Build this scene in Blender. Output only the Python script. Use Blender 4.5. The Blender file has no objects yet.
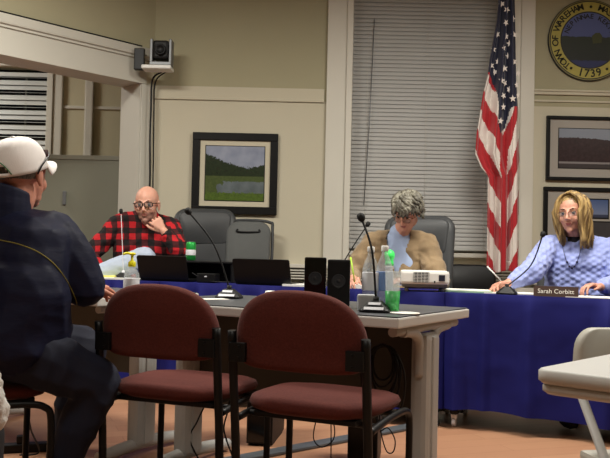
import bpy, bmesh, math, random
from mathutils import Vector, Matrix, noise, Euler
from mathutils.bvhtree import BVHTree
R = math.radians
random.seed(7)
SC = bpy.context.scene
COL = SC.collection
V = Vector

# ---------------------------------------------------------------- camera
H = 0.955
F = 830.0
cam = bpy.data.objects.new('camera', bpy.data.cameras.new('camera'))
COL.objects.link(cam)
cam.data.sensor_width = 36
cam.data.lens = F / 610 * 36
CM = Matrix.Translation((0, 0, H)) @ Euler((R(91.587), 0, 0)).to_matrix().to_4x4() @ Matrix.Rotation(R(1.3), 4, 'Z')
cam.matrix_world = CM
cam.data.clip_start = .05
SC.camera = cam

def ray(px, py):
    return (CM.to_3x3() @ V(((px - 305) / F, (229 - py) / F, -1))).normalized()
def at(px, py, Y):
    d = ray(px, py); return V((0, 0, H)) + d * (Y / d.y)
def onz(px, py, z):
    d = ray(px, py); return V((0, 0, H)) + d * ((z - H) / d.z)

# ---------------------------------------------------------------- materials
def lin(c):
    return tuple(((v / 255) / 12.92 if v / 255 <= .04045 else ((v / 255 + .055) / 1.055) ** 2.4) for v in c)
class NT:
    def __init__(s, name):
        s.m = bpy.data.materials.new(name); s.m.use_nodes = True
        s.t = s.m.node_tree; s.b = s.t.nodes['Principled BSDF']
    def n(s, typ, ins=None, **kw):
        n = s.t.nodes.new(typ)
        for k, v in kw.items(): setattr(n, k, v)
        for k, v in (ins or {}).items():
            if isinstance(v, bpy.types.NodeSocket): s.t.links.new(v, n.inputs[k])
            else: n.inputs[k].default_value = v
        return n
    def set(s, k, v):
        if isinstance(v, bpy.types.NodeSocket): s.t.links.new(v, s.b.inputs[k])
        else: s.b.inputs[k].default_value = v
    def coord(s, k='Object'): return s.n('ShaderNodeTexCoord').outputs[k]
    def math(s, op, a, b=0.0, c=0.0, clamp=False):
        n = s.n('ShaderNodeMath', {0: a, 1: b, 2: c}, operation=op); n.use_clamp = clamp; return n.outputs[0]
    def mix(s, f, a, b, mode='MIX'):
        n = s.n('ShaderNodeMix', data_type='RGBA', blend_type=mode)
        for i, v in ((0, f), (6, a), (7, b)):
            if isinstance(v, bpy.types.NodeSocket): s.t.links.new(v, n.inputs[i])
            else: n.inputs[i].default_value = v if i == 0 else (*v[:3], 1)
        return n.outputs[2]
    def noise(s, scale, vec=None, detail=3, rough=.5):
        n = s.n('ShaderNodeTexNoise', {'Scale': scale, 'Detail': detail, 'Roughness': rough})
        s.t.links.new(vec or s.coord(), n.inputs['Vector']); return n.outputs['Fac']
    def bump(s, h, strength=.3, dist=.01):
        s.set('Normal', s.n('ShaderNodeBump', {'Height': h, 'Strength': strength, 'Distance': dist}).outputs[0])
    def sep(s, vec=None):
        n = s.n('ShaderNodeSeparateXYZ'); s.t.links.new(vec or s.coord(), n.inputs[0]); return n.outputs
    def ramp(s, f, stops, interp='LINEAR'):
        n = s.n('ShaderNodeValToRGB'); s.t.links.new(f, n.inputs[0]); n.color_ramp.interpolation = interp
        e = n.color_ramp.elements
        while len(e) < len(stops): e.new(.5)
        for k, (p, c) in enumerate(stops): e[k].position = p; e[k].color = (*lin(c), 1)
        return n.outputs[0]

def mat(name, rgb, rough=.6, metal=0, var=0, vscale=6, bump=0, bscale=200, trans=0, spec=.5, coat=0, emit=0, sub=0, sheen=0, ior=1.45):
    s = NT(name); c = lin(rgb)
    s.set('Roughness', rough); s.set('Metallic', metal); s.set('Specular IOR Level', spec); s.set('IOR', ior)
    if var:
        f = s.noise(vscale)
        s.set('Base Color', s.mix(f, tuple(v * (1 - var) for v in c), tuple(min(1, v * (1 + var)) for v in c)))
    else: s.set('Base Color', (*c, 1))
    if bump: s.bump(s.noise(bscale, detail=4), bump, .004)
    if trans: s.set('Transmission Weight', trans)
    if coat: s.set('Coat Weight', coat)
    if sheen: s.set('Sheen Weight', sheen)
    if sub: s.set('Subsurface Weight', sub); s.set('Subsurface Radius', (.02, .008, .004)); s.set('Subsurface Scale', .3)
    if emit: s.set('Emission Color', (*c, 1)); s.set('Emission Strength', emit)
    return s.m

MAT = {}
def mk(k, *a, **kw): MAT[k] = mat(k, *a, **kw)
mk('wall_paint', (194, 187, 166), .85, var=.05, vscale=1.2, bump=.15, bscale=90)
mk('wall_upper', (164, 158, 130), .85, var=.06, vscale=1.2, bump=.15, bscale=90)  # olive paint above the rail, darkened further to imitate light fall-off
mk('far_wall', (196, 188, 160), .85, var=.05, vscale=1.5)
mk('trim_paint', (206, 202, 190), .55, var=.05, vscale=3)
mk('white_trim', (192, 189, 178), .5, var=.04, vscale=3)
mk('ceiling_tile', (200, 196, 184), .9, var=.05)
mk('blind', (172, 171, 168), .55, var=.03)
mk('far_blind', (196, 198, 196), .55)
mk('cord_white', (190, 186, 175), .7)
mk('glass_pane', (60, 65, 75), .05, trans=.9)
mk('black_plastic', (11, 11, 13), .5, spec=.35, bump=.1, bscale=400)
mk('black_gloss', (8, 8, 10), .12)
mk('black_metal', (10, 10, 11), .45, spec=.35)
mk('rubber', (10, 10, 10), .7)
mk('dark_grille', (42, 42, 45), .6)
mk('silver', (170, 170, 172), .3, metal=.9)
mk('grey_metal', (120, 122, 124), .45, metal=.5)
mk('white_plastic', (226, 226, 222), .4, var=.02)
mk('paper', (232, 230, 222), .8)
mk('yellow_paper', (226, 222, 120), .8)
mk('yellow_pump', (232, 222, 20), .35)
mk('clear_plastic', (225, 232, 232), .1); MAT['clear_plastic'].node_tree.nodes['Principled BSDF'].inputs['Alpha'].default_value = .3
mk('water', (240, 248, 248), .02, trans=1, ior=1.33)
mk('label_white', (222, 224, 230), .6)
mk('label_blue', (120, 150, 205), .5)
mk('label_green', (60, 190, 90), .5); mk('green_film', (60, 190, 90), .3); MAT['green_film'].node_tree.nodes['Principled BSDF'].inputs['Alpha'].default_value = .6
mk('bright_green', (70, 235, 110), .4)
mk('can_green', (40, 160, 70), .3, metal=.4)
mk('lime', (170, 215, 60), .45)
mk('table_edge', (206, 204, 199), .5, var=.03)
mk('table_top', (74, 76, 80), .38, var=.12, vscale=60)
mk('leg_grey', (172, 171, 167), .5, var=.04, vscale=8)
mk('modesty', (74, 70, 62), .7, var=.06)
mk('fold_white', (200, 200, 196), .45, var=.02, bump=.1, bscale=300)
mk('fold_beige', (180, 178, 168), .5, var=.03)
mk('leather', (62, 64, 66), .48, var=.12, vscale=9, bump=.2, bscale=180)
mk('grey_fabric', (92, 94, 93), .8, var=.08, vscale=12, bump=.3, bscale=300)
mk('skin_pale', (214, 160, 138), .5, var=.07, vscale=18, sub=.12)
mk('skin_ruddy', (202, 138, 116), .5, var=.10, vscale=20, sub=.12)
mk('skin_woman', (208, 152, 130), .5, var=.06, vscale=18, sub=.12)
mk('lip', (168, 106, 94), .5)
mk('lip_pink', (172, 100, 92), .45)
mk('stubble', (158, 116, 102), .7, var=.1, vscale=40)
mk('eye_white', (158, 148, 142), .3)
mk('iris', (38, 34, 32), .15)
mk('brow_dark', (70, 55, 45), .8)
mk('jeans_light', (176, 188, 208), .8, var=.05, vscale=30, bump=.3, bscale=500)
mk('jeans_navy', (20, 24, 44), .8, var=.1, vscale=20, bump=.3, bscale=300)
mk('dark_trousers', (30, 30, 34), .85, bump=.3, bscale=300)
mk('cardigan', (146, 124, 94), .9, var=.07, vscale=18, bump=.5, bscale=260, sheen=.2)
mk('shirt_blue', (170, 188, 222), .8, bump=.2, bscale=200)
mk('shirt_black', (18, 18, 22), .8)
mk('cap_white', (240, 235, 232), .8, bump=.25, bscale=350, var=.03)
mk('cap_green', (70, 130, 90), .8)
mk('lens_red', (50, 12, 14), .12)
mk('lens_clear', (230, 232, 235), .05, trans=.95, ior=1.05)
mk('gold_wire', (150, 110, 80), .35, metal=.7)
mk('piping', (138, 128, 44), .6)
mk('wood_dark', (56, 34, 24), .4, var=.15, vscale=20)
mk('frame_black', (9, 8, 8), .5, spec=.25)
mk('mat_board', (196, 188, 166), .9)
mk('mat_grey', (158, 152, 144), .9)
mk('lettering_white', (224, 222, 214), .6)
mk('seal_ink', (34, 34, 22), .7)
mk('flag_red', (168, 18, 30), .65, sheen=.2, bump=.2, bscale=300)
mk('flag_white', (216, 206, 198), .65, sheen=.2, bump=.2, bscale=300)
mk('flag_blue', (17, 20, 48), .65, sheen=.2, bump=.2, bscale=300)
mk('brass', (190, 150, 70), .3, metal=.9)
mk('fluff', (206, 202, 196), .95, var=.1, vscale=60, bump=1, bscale=140, sheen=.4)
mk('raceway', (92, 96, 100), .4, metal=.3)
mk('lamp_diffuser', (255, 246, 226), .5, emit=2.5)
mk('paint_grey', (128, 126, 112), .6)
mk('beads', (30, 24, 60), .25)
mk('shoe', (20, 20, 22), .5)

def m_burgundy():
    s = NT('burgundy_fabric'); v = s.coord()
    a = s.noise(140, v, 4, .7); b = s.noise(7, v)
    c = s.mix(a, lin((62, 25, 22)), lin((110, 53, 45)))
    s.set('Base Color', s.mix(s.math('MULTIPLY', b, .35), c, lin((64, 27, 24))))
    s.set('Roughness', .9); s.set('Sheen Weight', .06); s.set('Specular IOR Level', .15); s.bump(a, .5, .003); return s.m
MAT['burgundy'] = m_burgundy()
def m_plaid():
    s = NT('buffalo_plaid'); x, y, z = s.sep()
    w = s.noise(5)
    def stripe(c, p, o=0.):
        q = s.math('ADD', s.math('DIVIDE', c, p), s.math('MULTIPLY_ADD', w, .5, o))
        f = s.math('FRACT', q); return s.math('GREATER_THAN', f, .5)
    sx = stripe(s.math('ADD', x, s.math('MULTIPLY', y, .6)), .088); sz = stripe(z, .09)
    t = s.math('MULTIPLY', s.math('ADD', sx, sz), .5)
    s.set('Base Color', s.ramp(t, [(0, (14, 10, 12)), (.5, (66, 10, 15)), (1, (186, 22, 32))]))
    s.set('Roughness', .9); s.bump(s.noise(300), .4, .003); return s.m
MAT['plaid'] = m_plaid()
def m_knit():
    s = NT('cable_knit'); v = s.coord(); x, y, z = s.sep(v)
    tw = s.math('MULTIPLY', s.math('SINE', s.math('MULTIPLY', z, 170)), s.math('SINE', s.math('MULTIPLY', x, 105)))
    rib = s.math('SINE', s.math('MULTIPLY', x, 210))
    h = s.math('ADD', s.math('ADD', tw, s.math('MULTIPLY', rib, .5)), s.math('MULTIPLY', s.noise(160, v), .8))
    s.set('Base Color', s.mix(s.math('MULTIPLY_ADD', h, .2, .45, True), lin((146, 159, 218)), lin((160, 172, 228))))
    s.set('Roughness', .95); s.set('Sheen Weight', .2); s.bump(h, .5, .006); return s.m
MAT['knit'] = m_knit()
def m_nylon():
    s = NT('navy_nylon'); v = s.coord()
    n = s.n('ShaderNodeMapping', {'Scale': (2, 2, 6)}); s.t.links.new(v, n.inputs[0])
    a = s.noise(1.8, n.outputs[0], 4, .55); b = s.noise(400, v)
    s.set('Base Color', s.mix(a, lin((17, 20, 42)), lin((23, 27, 52))))
    s.set('Roughness', .6); s.set('Specular IOR Level', .2)
    s.bump(s.math('ADD', a, s.math('MULTIPLY', b, .01)), .25, .03); return s.m
MAT['nylon'] = m_nylon()
def m_cloth():
    s = NT('royal_blue_cloth'); v = s.coord()
    s.set('Base Color', s.mix(s.noise(3, v), lin((17, 20, 84)), lin((25, 27, 104))))
    s.set('Roughness', .75); s.set('Specular IOR Level', .2); s.bump(s.noise(3.2, v, 2), .6, .04); return s.m
MAT['blue_cloth'] = m_cloth()
def m_floor():
    s = NT('laminate_floor'); v = s.coord()
    mp = s.n('ShaderNodeMapping', {'Rotation': (0, 0, R(-20))}); s.t.links.new(v, mp.inputs[0])
    br = s.n('ShaderNodeTexBrick', {'Scale': 1, 'Mortar Size': .0015, 'Brick Width': 1.2, 'Row Height': .13,
             'Color1': (*lin((166, 122, 94)), 1), 'Color2': (*lin((180, 137, 106)), 1), 'Mortar': (*lin((140, 98, 72)), 1)})
    s.t.links.new(mp.outputs[0], br.inputs[0])
    m2 = s.n('ShaderNodeMapping', {'Scale': (2, 26, 1)}); s.t.links.new(mp.outputs[0], m2.inputs[0])
    g = s.noise(1.6, m2.outputs[0], 5, .6)
    s.set('Base Color', s.mix(s.math('MULTIPLY', g, .4), br.outputs[0], lin((142, 96, 72))))
    s.set('Roughness', .42); return s.m
MAT['floor'] = m_floor()
def m_hair(name, a, b, sc=60):
    s = NT(name); v = s.coord(); mp = s.n('ShaderNodeMapping', {'Scale': (1, 1, .12)}); s.t.links.new(v, mp.inputs[0])
    s.set('Base Color', s.ramp(s.noise(sc, mp.outputs[0], 3), [(.36, a), (.62, b)])); s.set('Roughness', .5)
    s.bump(s.noise(sc * 4, mp.outputs[0]), .6, .004); return s.m
MAT['hair_grey'] = m_hair('grey_hair', (84, 80, 70), (140, 136, 122), 24)
MAT['hair_blonde'] = m_hair('blonde_hair', (98, 74, 44), (184, 154, 98), 55)
MAT['hair_short'] = m_hair('short_grey_hair', (70, 62, 54), (120, 110, 96), 200)
def m_board():
    s = NT('grey_board'); v = s.coord()
    s.set('Base Color', s.mix(s.noise(2, v), lin((126, 126, 112)), lin((140, 140, 126)))); s.set('Roughness', .3); return s.m
MAT['board'] = m_board()
# printed pictures: object coordinates, origin at the print centre, x right, z up, size w,h
def m_marsh(w, h):
    s = NT('pond_photo'); v = s.coord(); x, y, z = s.sep(v)
    zz = s.math('MULTIPLY_ADD', z, 1 / h, .5); xx = s.math('MULTIPLY_ADD', x, 1 / w, .5)
    n = s.noise(55, v, 6, .75); n2 = s.noise(9, v, 4)
    sky = s.mix(n2, lin((100, 108, 130)), lin((168, 174, 190)))
    tree_h = s.math('ADD', s.math('MULTIPLY_ADD', s.math('POWER', s.math('ABSOLUTE', s.math('SUBTRACT', xx, .72)), 1.5), .42, .50), s.math('MULTIPLY', n, .22))
    tree = s.mix(n, lin((10, 16, 9)), lin((46, 60, 34)))
    c = s.mix(s.math('GREATER_THAN', tree_h, zz), sky, tree)
    marsh = s.mix(n, lin((36, 52, 26)), lin((92, 104, 56)))
    c = s.mix(s.math('LESS_THAN', zz, .45), c, marsh)
    pond = s.mix(n2, lin((54, 64, 62)), lin((120, 128, 134)))
    pm = s.math('MULTIPLY', s.math('LESS_THAN', s.math('ABSOLUTE', s.math('SUBTRACT', s.math('ADD', zz, s.math('MULTIPLY', n, .12)), .30)), .11), s.math('GREATER_THAN', xx, s.math('MULTIPLY_ADD', n2, .5, .0)))
    c = s.mix(pm, c, pond)
    grass = s.mix(n, lin((20, 34, 14)), lin((104, 130, 52)))
    c = s.mix(s.math('LESS_THAN', s.math('SUBTRACT', zz, s.math('MULTIPLY', n, .22)), .03), c, grass)
    s.set('Base Color', c); s.set('Roughness', .25); return s.m
def m_hill(w, h):
    s = NT('hill_photo'); v = s.coord(); x, y, z = s.sep(v)
    zz = s.math('MULTIPLY_ADD', z, 1 / h, .5); xx = s.math('MULTIPLY_ADD', x, 1 / w, .5)
    n = s.noise(40, v, 5, .7)
    hill = s.mix(n, lin((14, 10, 11)), lin((72, 54, 56)))
    hh = s.math('ADD', s.math('MULTIPLY_ADD', s.math('POWER', s.math('ABSOLUTE', s.math('SUBTRACT', xx, .2)), 2.0), -.3, .72), s.math('MULTIPLY', n, .10))
    c = s.mix(s.math('GREATER_THAN', hh, zz), lin((128, 134, 146)), hill)
    c = s.mix(s.math('LESS_THAN', zz, .16), c, lin((130, 124, 124)))
    c = s.mix(s.math('LESS_THAN', zz, .11), c, lin((64, 58, 58)))
    s.set('Base Color', c); s.set('Roughness', .25); return s.m
def m_sea(w, h):
    s = NT('sea_photo'); z = s.sep()[2]
    zz = s.math('MULTIPLY_ADD', z, 1 / h, .5)
    s.set('Base Color', s.ramp(zz, [(0, (54, 56, 70)), (.16, (60, 66, 88)), (.2, (112, 122, 150)), (.5, (98, 112, 146)), (1, (70, 88, 130))])); s.set('Roughness', .25); return s.m
def m_seal():
    s = NT('town_seal_face'); v = s.coord(); x, y, z = s.sep(v)
    r = s.math('SQRT', s.math('ADD', s.math('MULTIPLY', x, x), s.math('MULTIPLY', z, z)))
    n = s.noise(24, v, 4)
    zz = s.math('ADD', z, s.math('MULTIPLY', n, .02))
    pic = s.ramp(s.math('MULTIPLY_ADD', zz, 2, .5), [(0, (30, 36, 78)), (.17, (34, 42, 86)), (.19, (20, 26, 22)), (.57, (34, 42, 30)), (.58, (70, 80, 128)), (1, (84, 94, 146))], 'LINEAR')
    ring = s.mix(n, lin((150, 140, 62)), lin((176, 164, 78)))
    c = s.mix(s.math('GREATER_THAN', r, .228), pic, lin((24, 24, 22)))
    c = s.mix(s.math('GREATER_THAN', r, .238), c, ring)
    c = s.mix(s.math('GREATER_THAN', r, .316), c, lin((28, 32, 28)))
    c = s.mix(s.math('GREATER_THAN', r, .324), c, lin((120, 112, 60)))
    c = s.mix(s.math('GREATER_THAN', r, .331), c, lin((30, 30, 26)))
    s.set('Base Color', c); s.set('Roughness', .5); return s.m

# ---------------------------------------------------------------- mesh helpers
def B(): return bmesh.new()
def box(bm, c, s, rz=0, rot=None, bev=0, mi=0):
    r = bmesh.ops.create_cube(bm, size=1)
    vs = r['verts']
    M = Matrix.Translation(c) @ (rot.to_4x4() if rot else Matrix.Rotation(rz, 4, 'Z')) @ Matrix.Diagonal((*s, 1))
    bmesh.ops.transform(bm, matrix=M, verts=vs)
    if bev:
        es = list({e for v in vs for e in v.link_edges})
        f = bmesh.ops.bevel(bm, geom=es, offset=bev, segments=2, affect='EDGES', profile=.6)
        for q in f['faces']: q.material_index = mi
    if mi:
        for v in vs:
            if v.is_valid:
                for f in v.link_faces: f.material_index = mi
    return vs
def span(bm, a, b, bev=0, mi=0):
    a, b = V(a), V(b); return box(bm, (a + b) / 2, [abs(q) for q in (b - a)], bev=bev, mi=mi)
def frame_of(d, up=None):
    d = d.normalized(); up = up or (V((0, 0, 1)) if abs(d.z) < .95 else V((1, 0, 0)))
    x = up.cross(d).normalized(); y = d.cross(x); return x, y
def tube(bm, pts, r, n=8, mi=0, flat=1.0, cap=True):
    pts = [V(p) for p in pts]; rs = r if isinstance(r, (list, tuple)) else [r] * len(pts)
    rings = []; X = None
    for i, p in enumerate(pts):
        d = (pts[min(i + 1, len(pts) - 1)] - pts[max(i - 1, 0)]).normalized()
        if X is None: X, Y = frame_of(d)
        else:
            X = (X - d * X.dot(d)).normalized(); Y = d.cross(X)
        rings.append([bm.verts.new(p + (X * math.cos(a) + Y * math.sin(a) * flat) * rs[i]) for a in [2 * math.pi * k / n for k in range(n)]])
    for a, b in zip(rings, rings[1:]):
        for k in range(n):
            f = bm.faces.new((a[k], a[(k + 1) % n], b[(k + 1) % n], b[k])); f.material_index = mi; f.smooth = True
    if cap:
        for q, rev in ((rings[0], 1), (rings[-1], 0)):
            f = bm.faces.new(q[::-1] if rev else q); f.material_index = mi
def smooth_path(pts, n=8):
    pts = [V(p) for p in pts]; out = []
    P = [pts[0]] + pts + [pts[-1]]
    for i in range(1, len(P) - 2):
        a, b, c, d = P[i - 1:i + 3]
        for k in range(n):
            t = k / n
            out.append(.5 * ((2 * b) + (c - a) * t + (2 * a - 5 * b + 4 * c - d) * t * t + (3 * b - a - 3 * c + d) * t ** 3))
    out.append(pts[-1]); return out
def lathe(bm, prof, c=(0, 0, 0), n=24, mi=0, axis=None):
    c = V(c); rings = []
    Q = V((0, 0, 1)).rotation_difference(V(axis).normalized()).to_matrix() if axis else Matrix.Identity(3)
    for r, z in prof:
        rings.append([bm.verts.new(c + Q @ V((r * math.cos(2 * math.pi * k / n), r * math.sin(2 * math.pi * k / n), z))) for k in range(n)])
    for a, b in zip(rings, rings[1:]):
        for k in range(n):
            f = bm.faces.new((a[k], a[(k + 1) % n], b[(k + 1) % n], b[k])); f.smooth = True; f.material_index = mi
    f = bm.faces.new(rings[0][::-1]); f.material_index = mi
    f = bm.faces.new(rings[-1]); f.material_index = mi
def ball(bm, c, r, sub=2, mi=0, rot=None):
    r = (r, r, r) if not isinstance(r, (tuple, list)) else r
    M = Matrix.Translation(c) @ (rot.to_4x4() if rot else Matrix.Identity(4)) @ Matrix.Diagonal((*r, 1))
    q = bmesh.ops.create_icosphere(bm, subdivisions=sub, radius=1, matrix=M)
    for v in q['verts']:
        for f in v.link_faces: f.smooth = True; f.material_index = mi
def tex_prism(bm, outline, y0, y1, mi=0):
    a = [bm.verts.new((x, y0, z)) for x, z in outline]; b = [bm.verts.new((x, y1, z)) for x, z in outline]
    n = len(a)
    bm.faces.new(a).material_index = mi; bm.faces.new(b[::-1]).material_index = mi
    for k in range(n): bm.faces.new((a[k], b[k], b[(k + 1) % n], a[(k + 1) % n])).material_index = mi
def rrect(w, h, r, n=5, rt=None):
    out = []
    for cx, cz, a0, q in ((w / 2, h / 2, 0, rt or r), (-w / 2, h / 2, 90, rt or r), (-w / 2, -h / 2, 180, r), (w / 2, -h / 2, 270, r)):
        for k in range(n + 1):
            a = R(a0 + 90 * k / n); out.append((cx - math.copysign(q, cx) + q * math.cos(a), cz - math.copysign(q, cz) + q * math.sin(a)))
    return out

def obj(name, bm, ms, parent=None, world=False, smooth=False):
    me = bpy.data.meshes.new(name)
    if isinstance(bm, bpy.types.Mesh): me = bm; me.name = name
    else:
        bmesh.ops.recalc_face_normals(bm, faces=bm.faces); bm.to_mesh(me); bm.free()
    o = bpy.data.objects.new(name, me); COL.objects.link(o)
    me.materials.clear() if len(me.materials) else None
    for m in (ms if isinstance(ms, (list, tuple)) else [ms]): me.materials.append(MAT[m] if isinstance(m, str) else m)
    if smooth:
        for p in me.polygons: p.use_smooth = True
    if parent:
        if world: me.transform(full(parent).inverted())
        o.parent = parent
    return o
def full(o):
    M = o.matrix_basis.copy()
    while o.parent: o = o.parent; M = o.matrix_basis @ M
    return M
def recenter(o, p):
    o.data.transform(Matrix.Translation(-V(p))); o.location = p; return o
def tag(o, label=None, cat=None, group=None, kind=None):
    for k, v in (('label', label), ('category', cat), ('group', group), ('kind', kind)):
        if v: o[k] = v
    return o
def thing(name, label, cat, loc=(0, 0, 0), rz=0, group=None):
    o = bpy.data.objects.new(name, None); COL.objects.link(o); o.empty_display_size = .05
    o.location = loc; o.rotation_euler = (0, 0, rz); return tag(o, label, cat, group)
def struct(name, bm, m, parent=None):
    o = obj(name, bm, m, parent)
    if not parent: o['kind'] = 'structure'
    return o
def dup(root, loc, rz, label, group=None):
    def cp(o, par):
        c = o.copy(); COL.objects.link(c); c.parent = par
        for ch in [q for q in COL.objects if q.parent == o]: cp(ch, c)
        return c
    r = cp(root, None); r.location = loc; r.rotation_euler = (0, 0, rz); r['label'] = label
    if group: r['group'] = group
    return r

# ---- organic bodies: tapered capsules and ellipsoids fused into one surface
class Blob:
    def __init__(s, M=None): s.bm = B(); s.M = M or Matrix.Identity(4)
    def cap(s, a, ra, b, rb, sub=2, n=None):
        a = s.M @ V(a); b = s.M @ V(b)
        t = B(); bmesh.ops.create_icosphere(t, subdivisions=sub, radius=ra, matrix=Matrix.Translation(a))
        bmesh.ops.create_icosphere(t, subdivisions=sub, radius=rb, matrix=Matrix.Translation(b))
        h = bmesh.ops.convex_hull(t, input=t.verts[:])
        bmesh.ops.delete(t, geom=[v for v in t.verts if not v.link_faces] , context='VERTS')
        bad = [g for g in h['geom_interior'] if isinstance(g, bmesh.types.BMVert) and g.is_valid]
        if bad: bmesh.ops.delete(t, geom=bad, context='VERTS')
        m = bpy.data.meshes.new('t'); t.to_mesh(m); t.free(); s.bm.from_mesh(m); bpy.data.meshes.remove(m)
        return s
    def chain(s, pts):
        for (a, ra), (b, rb) in zip(pts, pts[1:]): s.cap(a, ra, b, rb)
        return s
    def ell(s, c, r, rot=None, M=None):
        Q = s.M @ (M or Matrix.Identity(4)) @ Matrix.Translation(c) @ (rot.to_4x4() if rot else Matrix.Identity(4)) @ Matrix.Diagonal((*r, 1))
        bmesh.ops.create_icosphere(s.bm, subdivisions=3, radius=1, matrix=Q); return s
    def hull(s, balls):
        t = B()
        for c, r in balls: bmesh.ops.create_icosphere(t, subdivisions=2, radius=r, matrix=Matrix.Translation(s.M @ V(c)))
        h = bmesh.ops.convex_hull(t, input=t.verts[:])
        bad = [g for g in h['geom_interior'] if isinstance(g, bmesh.types.BMVert) and g.is_valid]
        if bad: bmesh.ops.delete(t, geom=bad, context='VERTS')
        m = bpy.data.meshes.new('t'); t.to_mesh(m); t.free(); s.bm.from_mesh(m); bpy.data.meshes.remove(m); return s
    def mesh(s, voxel=.006, it=3, disp=None):
        me = bpy.data.meshes.new('blob'); s.bm.to_mesh(me); s.bm.free()
        o = bpy.data.objects.new('blob', me); COL.objects.link(o)
        r = o.modifiers.new('r', 'REMESH'); r.mode = 'VOXEL'; r.voxel_size = voxel; r.use_smooth_shade = True
        if it: q = o.modifiers.new('s', 'SMOOTH'); q.factor = .5; q.iterations = it
        dg = bpy.context.evaluated_depsgraph_get(); dg.update()
        out = bpy.data.meshes.new_from_object(o.evaluated_get(dg))
        bpy.data.objects.remove(o); bpy.data.meshes.remove(me)
        if disp:
            out.update(); nn = [v.normal.copy() for v in out.vertices]
            for v, n in zip(out.vertices, nn): v.co += n * disp(v.co, n)
        for p in out.polygons: p.use_smooth = True
        return out
def folds(amp, sc=(6, 6, 16), ridge=True):
    def f(co, n):
        p = V((co.x * sc[0], co.y * sc[1], co.z * sc[2]))
        a = noise.noise(p) ; b = noise.noise(p * 2.1 + V((7, 3, 1)))
        if ridge: a = 1 - 2.4 * abs(a); b = 1 - 2.4 * abs(b)
        return amp * (a * .7 + b * .35 - .3)
    return f

def add_head(bl, HM, neck, nr=.055, s=1.0, fem=False):
    """HM: head matrix (local to the blob), +Y the face"""
    E = lambda c, r: bl.ell(c, r, M=HM)
    E((0, -.014, .035), (.076, .096, .088)); E((0, .024, -.02), (.062, .064, .088))
    E((0, .03, -.074), (.05 if not fem else .044, .048, .034)); E((0, .066, -.096), (.02, .018, .018))
    for k in (-1, 1):
        E((k * .036, .056, -.03), (.024, .022, .028)); E((k * .079, -.006, -.002), (.009, .018, .031)); E((k * .078, -.002, -.026), (.007, .01, .013))
        E((k * .011, .1, -.031), (.009, .010, .007))
    c = lambda a, ra, b, rb: bl.cap(HM @ V(a), ra, HM @ V(b), rb)
    c((-.034, .074, .024), .012, (.034, .074, .024), .012)
    for k in (-1, 1): c((k * .02, .079, .0155), .0045, (k * .044, .073, .014), .0045); c((k * .021, .077, -.004), .004, (k * .043, .072, -.003), .004)
    c((0, .085, .016), .009, (0, .109, -.026), .0105)
    E((0, .081, -.055), (.022, .011, .005)); E((0, .080, -.065), (.018, .011, .006))
    c((0, -.02, -.05), nr, (0, -.03, -.09), nr)
    bl.cap(HM @ V((0, -.028, -.07)), nr, neck, nr * 1.12)
def face_parts(o, W, HM, brow='brow_dark'):
    """eyes and eyebrows; W world matrix of the body frame"""
    M = W @ HM; r3 = M.to_3x3().normalized()
    for k in (-1, 1):
        b = B(); ball(b, (0, 0, 0), .0112, 3)
        for f in b.faces:
            f.material_index = 1 if f.calc_center_median().y > .0068 else 0
        bmesh.ops.transform(b, matrix=M @ Matrix.Translation((k * .031, .0745, .006)), verts=b.verts)
        obj('eye', b, ['eye_white', 'iris'], o, world=True)
        b = B(); tube(b, [M @ V((k * x, y, z)) for x, y, z in ((.014, .090, .027), (.03, .0875, .032), (.046, .078, .028))], [.0025, .003, .0015], 6)
        obj('eyebrow', b, brow, o, world=True)
def glasses(o, M, m='black_plastic', w=.024, h=.016, r=.0016, lens='lens_clear', y=.106, z=.006):
    b = B()
    for k in (-1, 1):
        pts = [M @ V((k * .031 + x, y - abs(k * .031 + x) ** 2 * 4, z + q)) for x, q in rrect(w * 2, h * 2, h * .7, 4)]
        tube(b, pts + pts[:1], r, 6)
        tube(b, [M @ V(p) for p in ((k * .054, y - .012, z + h * .5), (k * .078, y - .05, z + h * .5), (k * .084, .0, z + .006), (k * .08, -.02, z - .01))], r, 6)
    tube(b, [M @ V((-.009, y, z + .004)), M @ V((0, y + .004, z + .008)), M @ V((.009, y, z + .004))], r, 6)
    g = obj('glasses', b, m, o, world=True)
    for k in (-1, 1):
        b = B(); vs = [b.verts.new(M @ V((k * .031 + x, y - abs(k * .031 + x) ** 2 * 4, z + q))) for x, q in rrect(w * 2, h * 2, h * .7, 4)]
        b.faces.new(vs); ret = bmesh.ops.extrude_face_region(b, geom=b.faces[:]); bmesh.ops.translate(b, vec=M.to_3x3() @ V((0, -.001, 0)), verts=[q for q in ret['geom'] if isinstance(q, bmesh.types.BMVert)])
        l = obj('lens', b, lens, None); l.data.transform(full(o).inverted()); l.parent = g
    return g
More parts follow.
